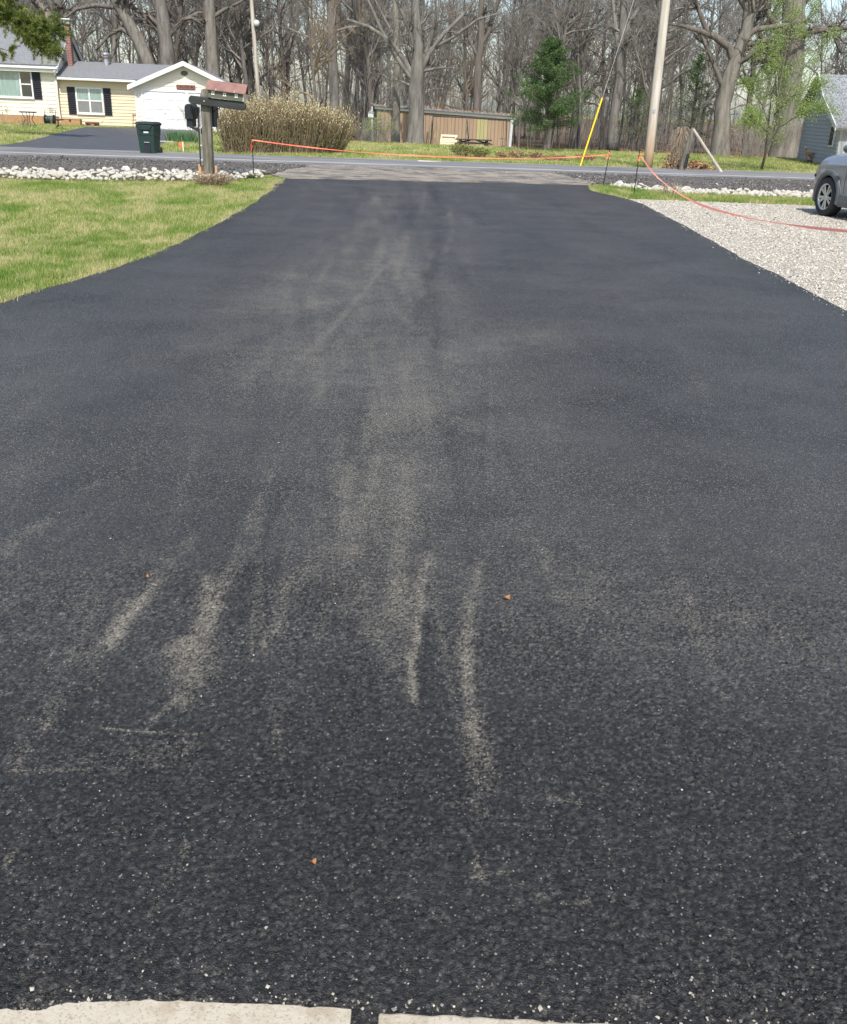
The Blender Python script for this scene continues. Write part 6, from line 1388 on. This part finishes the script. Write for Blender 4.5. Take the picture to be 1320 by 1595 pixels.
# ------------------------------------------------------------------ the parked car
def car():
    def paint():
        m, nt, b = nodes('grey_car_paint'); b.inputs['Base Color'].default_value = (.20, .205, .215, 1); b.inputs['Metallic'].default_value = .55; b.inputs['Roughness'].default_value = .32; b.inputs['Coat Weight'].default_value = .8; b.inputs['Coat Roughness'].default_value = .05
        n = noise(nt, coord(nt), 2.5, 4); nt.links.new(ramp(nt, n, [(.3, (.30, .31, .33)), (.7, (.335, .345, .365))]), b.inputs['Base Color']); return m
    PM = paint(); CL = mat('grey_cladding', (.11, .117, .12), (.09, .096, .098), 8, .55); TY = mat('tyre_rubber', (.02, .021, .023), (.03, .03, .031), 10, .8); AL = mat('alloy', (.62, .63, .65), (.5, .51, .53), 6, .28, metal=.9); DK = mat('wheel_well', (.01, .01, .011), None, 5, .9)
    rz = math.radians(100); g = G(1280, 336.5, .012); wx, wy, wr = 1.32, .80, .355
    off = Matrix.Rotation(rz, 3, 'Z') @ Vector((wx, wy + .10, 0)); p = g - off; p.z = .012
    t = thing('parked_car', 'grey compact car with alloy wheels on the gravel pad', 'car', p, rz)
    xs = np.concatenate([np.arange(-2.2, 2.0, .05), [2.05, 2.12, 2.18, 2.22, 2.24]])
    wI = lambda x: np.interp(x, [-2.2, -2.0, -1.5, 0, 1.0, 1.5, 1.8, 2.05, 2.18, 2.24], [.74, .84, .90, .91, .905, .895, .86, .76, .62, .45])
    zI = lambda x: np.interp(x, [-2.2, -1.8, -1.0, .5, .9, 1.3, 1.7, 2.0, 2.15, 2.24], [1.15, 1.20, 1.17, 1.14, 1.13, 1.11, 1.06, .96, .84, .66])
    sI = lambda x: np.interp(x, [-2.2, -1.9, -1.6, 1.7, 2.0, 2.24], [.42, .3, .24, .24, .26, .36])
    prof = [(.0, -.02), (.80, .0), (.95, .02), (.985, .10), (.99, .22), (1.0, .38), (.995, .55), (.985, .70), (.975, .80), (.955, .90), (.91, .97), (.80, 1.02), (.5, 1.07), (.0, 1.09)]
    fr = []
    for a, b in zip(prof[:-1], prof[1:]):
        k = 4 if a[0] > .9 else 2
        for i in range(k): fr.append((a[0] + (b[0] - a[0]) * i / k, a[1] + (b[1] - a[1]) * i / k))
    fr.append(prof[-1]); nf = len(fr)
    for s in (1, -1):
        V = []; F = []
        for x in xs:
            w, z1, z0 = wI(x), zI(x), sI(x)
            for (a, h) in fr:
                q = h; crease = .012 * math.exp(-((h - .80) / .05) ** 2) - .018 * math.exp(-((h - .45) / .16) ** 2) * (x < 1.0)
                V.append((x, s * max(0, (w * a + (crease if a > .9 else 0))), z0 + (z1 - z0) * q))
        for i in range(len(xs) - 1):
            for j in range(nf - 1):
                cx = (xs[i] + xs[i + 1]) / 2; vz = (V[i * nf + j][2] + V[i * nf + j + 1][2]) / 2; vy = abs(V[i * nf + j][1])
                if any((cx - c) ** 2 + (vz - .36) ** 2 < .40 ** 2 for c in (wx, -1.36)) and vy > .45: continue
                F.append((i * nf + j, (i + 1) * nf + j, (i + 1) * nf + j + 1, i * nf + j + 1))
        m = MB(); m.add(V, F); o = m.build('body_side', PM, t, smooth=True)
        for c in (wx, -1.36):
            m = MB(); V = []; n = 34
            for k in range(n + 1):
                a = math.radians(-14 + 208 * k / n)
                for rr, dy in ((.385, -.05), (.385, .018), (.40, .028), (.475, .022), (.49, .0), (.49, -.04)):
                    xx, zz = c + rr * math.cos(a), .36 + rr * math.sin(a); zz = max(zz, .24); V.append((xx, s * (wI(xx) + dy), zz))
            m.add(V, [(6 * k + j, 6 * k + 6 + j, 6 * k + 7 + j, 6 * k + 1 + j) for k in range(n) for j in range(5)]); m.build('wheel_arch', CL, t, smooth=True)
            m = MB(); V = []
            for k in range(n + 1):
                a = math.radians(-20 + 220 * k / n)
                for y in (.46, .88): V.append((c + .41 * math.cos(a), s * y, .36 + .41 * math.sin(a)))
            m.add(V, [(2 * k, 2 * k + 2, 2 * k + 3, 2 * k + 1) for k in range(n)]); m.add([(c - .5, s * .455, .22), (c + .5, s * .455, .22), (c + .5, s * .455, .85), (c - .5, s * .455, .85)], [(0, 1, 2, 3)]); m.build('wheel_well', DK, t, fix=False)
            yo = s * (wy + .0); m = MB(); w2 = .115
            m.lathe([(.235, -w2), (.30, -w2 - .006), (.335, -w2 + .005), (.352, -w2 + .03), (wr, 0), (.352, w2 - .03), (.335, w2 - .005), (.30, w2 + .006), (.235, w2)], (c, yo, wr), 'Y', 40); ty = m.build('wheel', TY, t, smooth=True)
            m = MB(); m.lathe([(.0, s * .02), (.235, s * .02)], (c, yo, wr), 'Y', 32); m.build('disc', DK, ty, fix=False)
            m = MB(); m.lathe([(.215, s * .10), (.24, s * .118), (.244, s * .10), (.235, s * .05), (.215, s * .04)], (c, yo, wr), 'Y', 40, True); rim = m.build('rim', AL, ty, smooth=True)
            m = MB(); m.lathe([(0, s * .108), (.03, s * .108), (.05, s * .095), (.06, s * .07)], (c, yo, wr), 'Y', 20); m.build('hub', AL, ty)
            m = MB()
            for k in range(10):
                a = k * 2 * math.pi / 10 + (.10 if k % 2 else -.10); ca, sa = math.cos(a), math.sin(a)
                for q0, q1, wa, wb in ((.045, .225, .020, .028),):
                    V = [(c + ca * q0 - sa * wa, yo + s * .095, wr + sa * q0 + ca * wa), (c + ca * q0 + sa * wa, yo + s * .095, wr + sa * q0 - ca * wa), (c + ca * q1 + sa * wb, yo + s * .106, wr + sa * q1 - ca * wb), (c + ca * q1 - sa * wb, yo + s * .106, wr + sa * q1 + ca * wb)]
                    V += [(v[0], v[1] - s * .035, v[2]) for v in V]; m.add(V, [(0, 1, 2, 3), (7, 6, 5, 4), (0, 4, 5, 1), (1, 5, 6, 2), (2, 6, 7, 3), (3, 7, 4, 0)])
            m.build('spokes', AL, ty, bevel=.004)
        m = MB(); m.add([(x, s * (wI(x) + dy), z) for x in (-.86, .86) for dy, z in ((-.06, .21), (.0, .22), (.018, .30), (.012, .43), (-.03, .44))], [(j, 5 + j, 6 + j, 1 + j) for j in range(4)]); m.build('sill_cladding', CL, t, smooth=False, fix=True)
        # mirror
        m = MB(); m.lathe([(0, -.075), (.06, -.07), (.095, -.03), (.10, .02), (.085, .06)], (0, 0, 0), 'X', 16); o = m.build('mirror', CL, t, smooth=True); o.location = (.60, s * 1.03, 1.24); o.rotation_euler = (0, math.pi, 0); o.scale = (1, 1.15, .8)
        m = MB(); m.lathe([(0, 0), (.078, 0)], (-.068, 0, 0), 'X', 18); g_ = m.build('mirror_glass', mat('mirror', (.85, .85, .85), None, 4, .03, metal=1.0), o, fix=False); g_.location = (.125, 0, 0)
        m = MB(); m.tube([(.62, s * .86, 1.14), (.61, s * .98, 1.21)], [.04, .03], 8); m.build('mirror_stalk', CL, t)
    # cabin
    bl = [(.95, .80), (.35, .83), (-.6, .84), (-1.5, .80), (-2.05, .68)]; tl = [(.18, .58), (-.15, .62), (-.7, .63), (-1.3, .60), (-1.62, .54)]; zb = [1.18, 1.17, 1.18, 1.21, 1.22]; zt = [1.60, 1.67, 1.70, 1.67, 1.60]
    GL = mat('tinted_glass', (.015, .018, .02), None, 3, .05, spec=.8)
    for s in (1, -1):
        for i in range(4):
            V = [(bl[i][0], s * bl[i][1], zb[i]), (bl[i + 1][0], s * bl[i + 1][1], zb[i + 1]), (tl[i + 1][0], s * tl[i + 1][1], zt[i + 1]), (tl[i][0], s * tl[i][1], zt[i])]; m = MB(); m.add(V, [(0, 1, 2, 3)]); m.build('side_window', GL, t, fix=False)
        for i in range(5): m = MB(); m.tube([(bl[i][0], s * bl[i][1], zb[i] - .03), (tl[i][0], s * tl[i][1], zt[i])], .035, 6); m.build('pillar', PM if i in (0, 4) else GL, t)
    m = MB(); m.add([(bl[0][0], .80, zb[0]), (bl[0][0], -.80, zb[0]), (tl[0][0], -.58, zt[0]), (tl[0][0], .58, zt[0])], [(0, 1, 2, 3)]); m.build('windscreen', GL, t, fix=False)
    m = MB(); m.add([(bl[4][0], .68, zb[4]), (bl[4][0], -.68, zb[4]), (tl[4][0], -.54, zt[4]), (tl[4][0], .54, zt[4])], [(0, 1, 2, 3)]); m.build('rear_window', GL, t, fix=False)
    m = MB(); V = []
    for (x, y), z in zip(tl, zt): V += [(x, -y - .01, z), (x, -y * .5, z + .05), (x, 0, z + .06), (x, y * .5, z + .05), (x, y + .01, z)]
    m.add(V, [(5 * i + j, 5 * i + j + 1, 5 * i + 6 + j, 5 * i + 5 + j) for i in range(4) for j in range(4)]); m.build('roof', PM, t, smooth=True)
    for s in (1, -1): m = MB(); m.lathe([(0, .03), (.09, .02), (.11, 0)], (0, 0, 0), 'X', 14); o = m.build('headlight', AL, t); o.location = (2.06, s * .62, .70); o.scale = (1, 1.4, .6)
    m = MB(); m.bb(2.18, 2.245, -.45, .45, .36, .58); m.build('grille', DK, t, bevel=.02)
    for x in (.72, -.35): m = MB(); m.tube([(x, .915, .45), (x, .925, .7), (x, .90, 1.0)], .006, 4); m.build('door_seam', DK, t)
car()
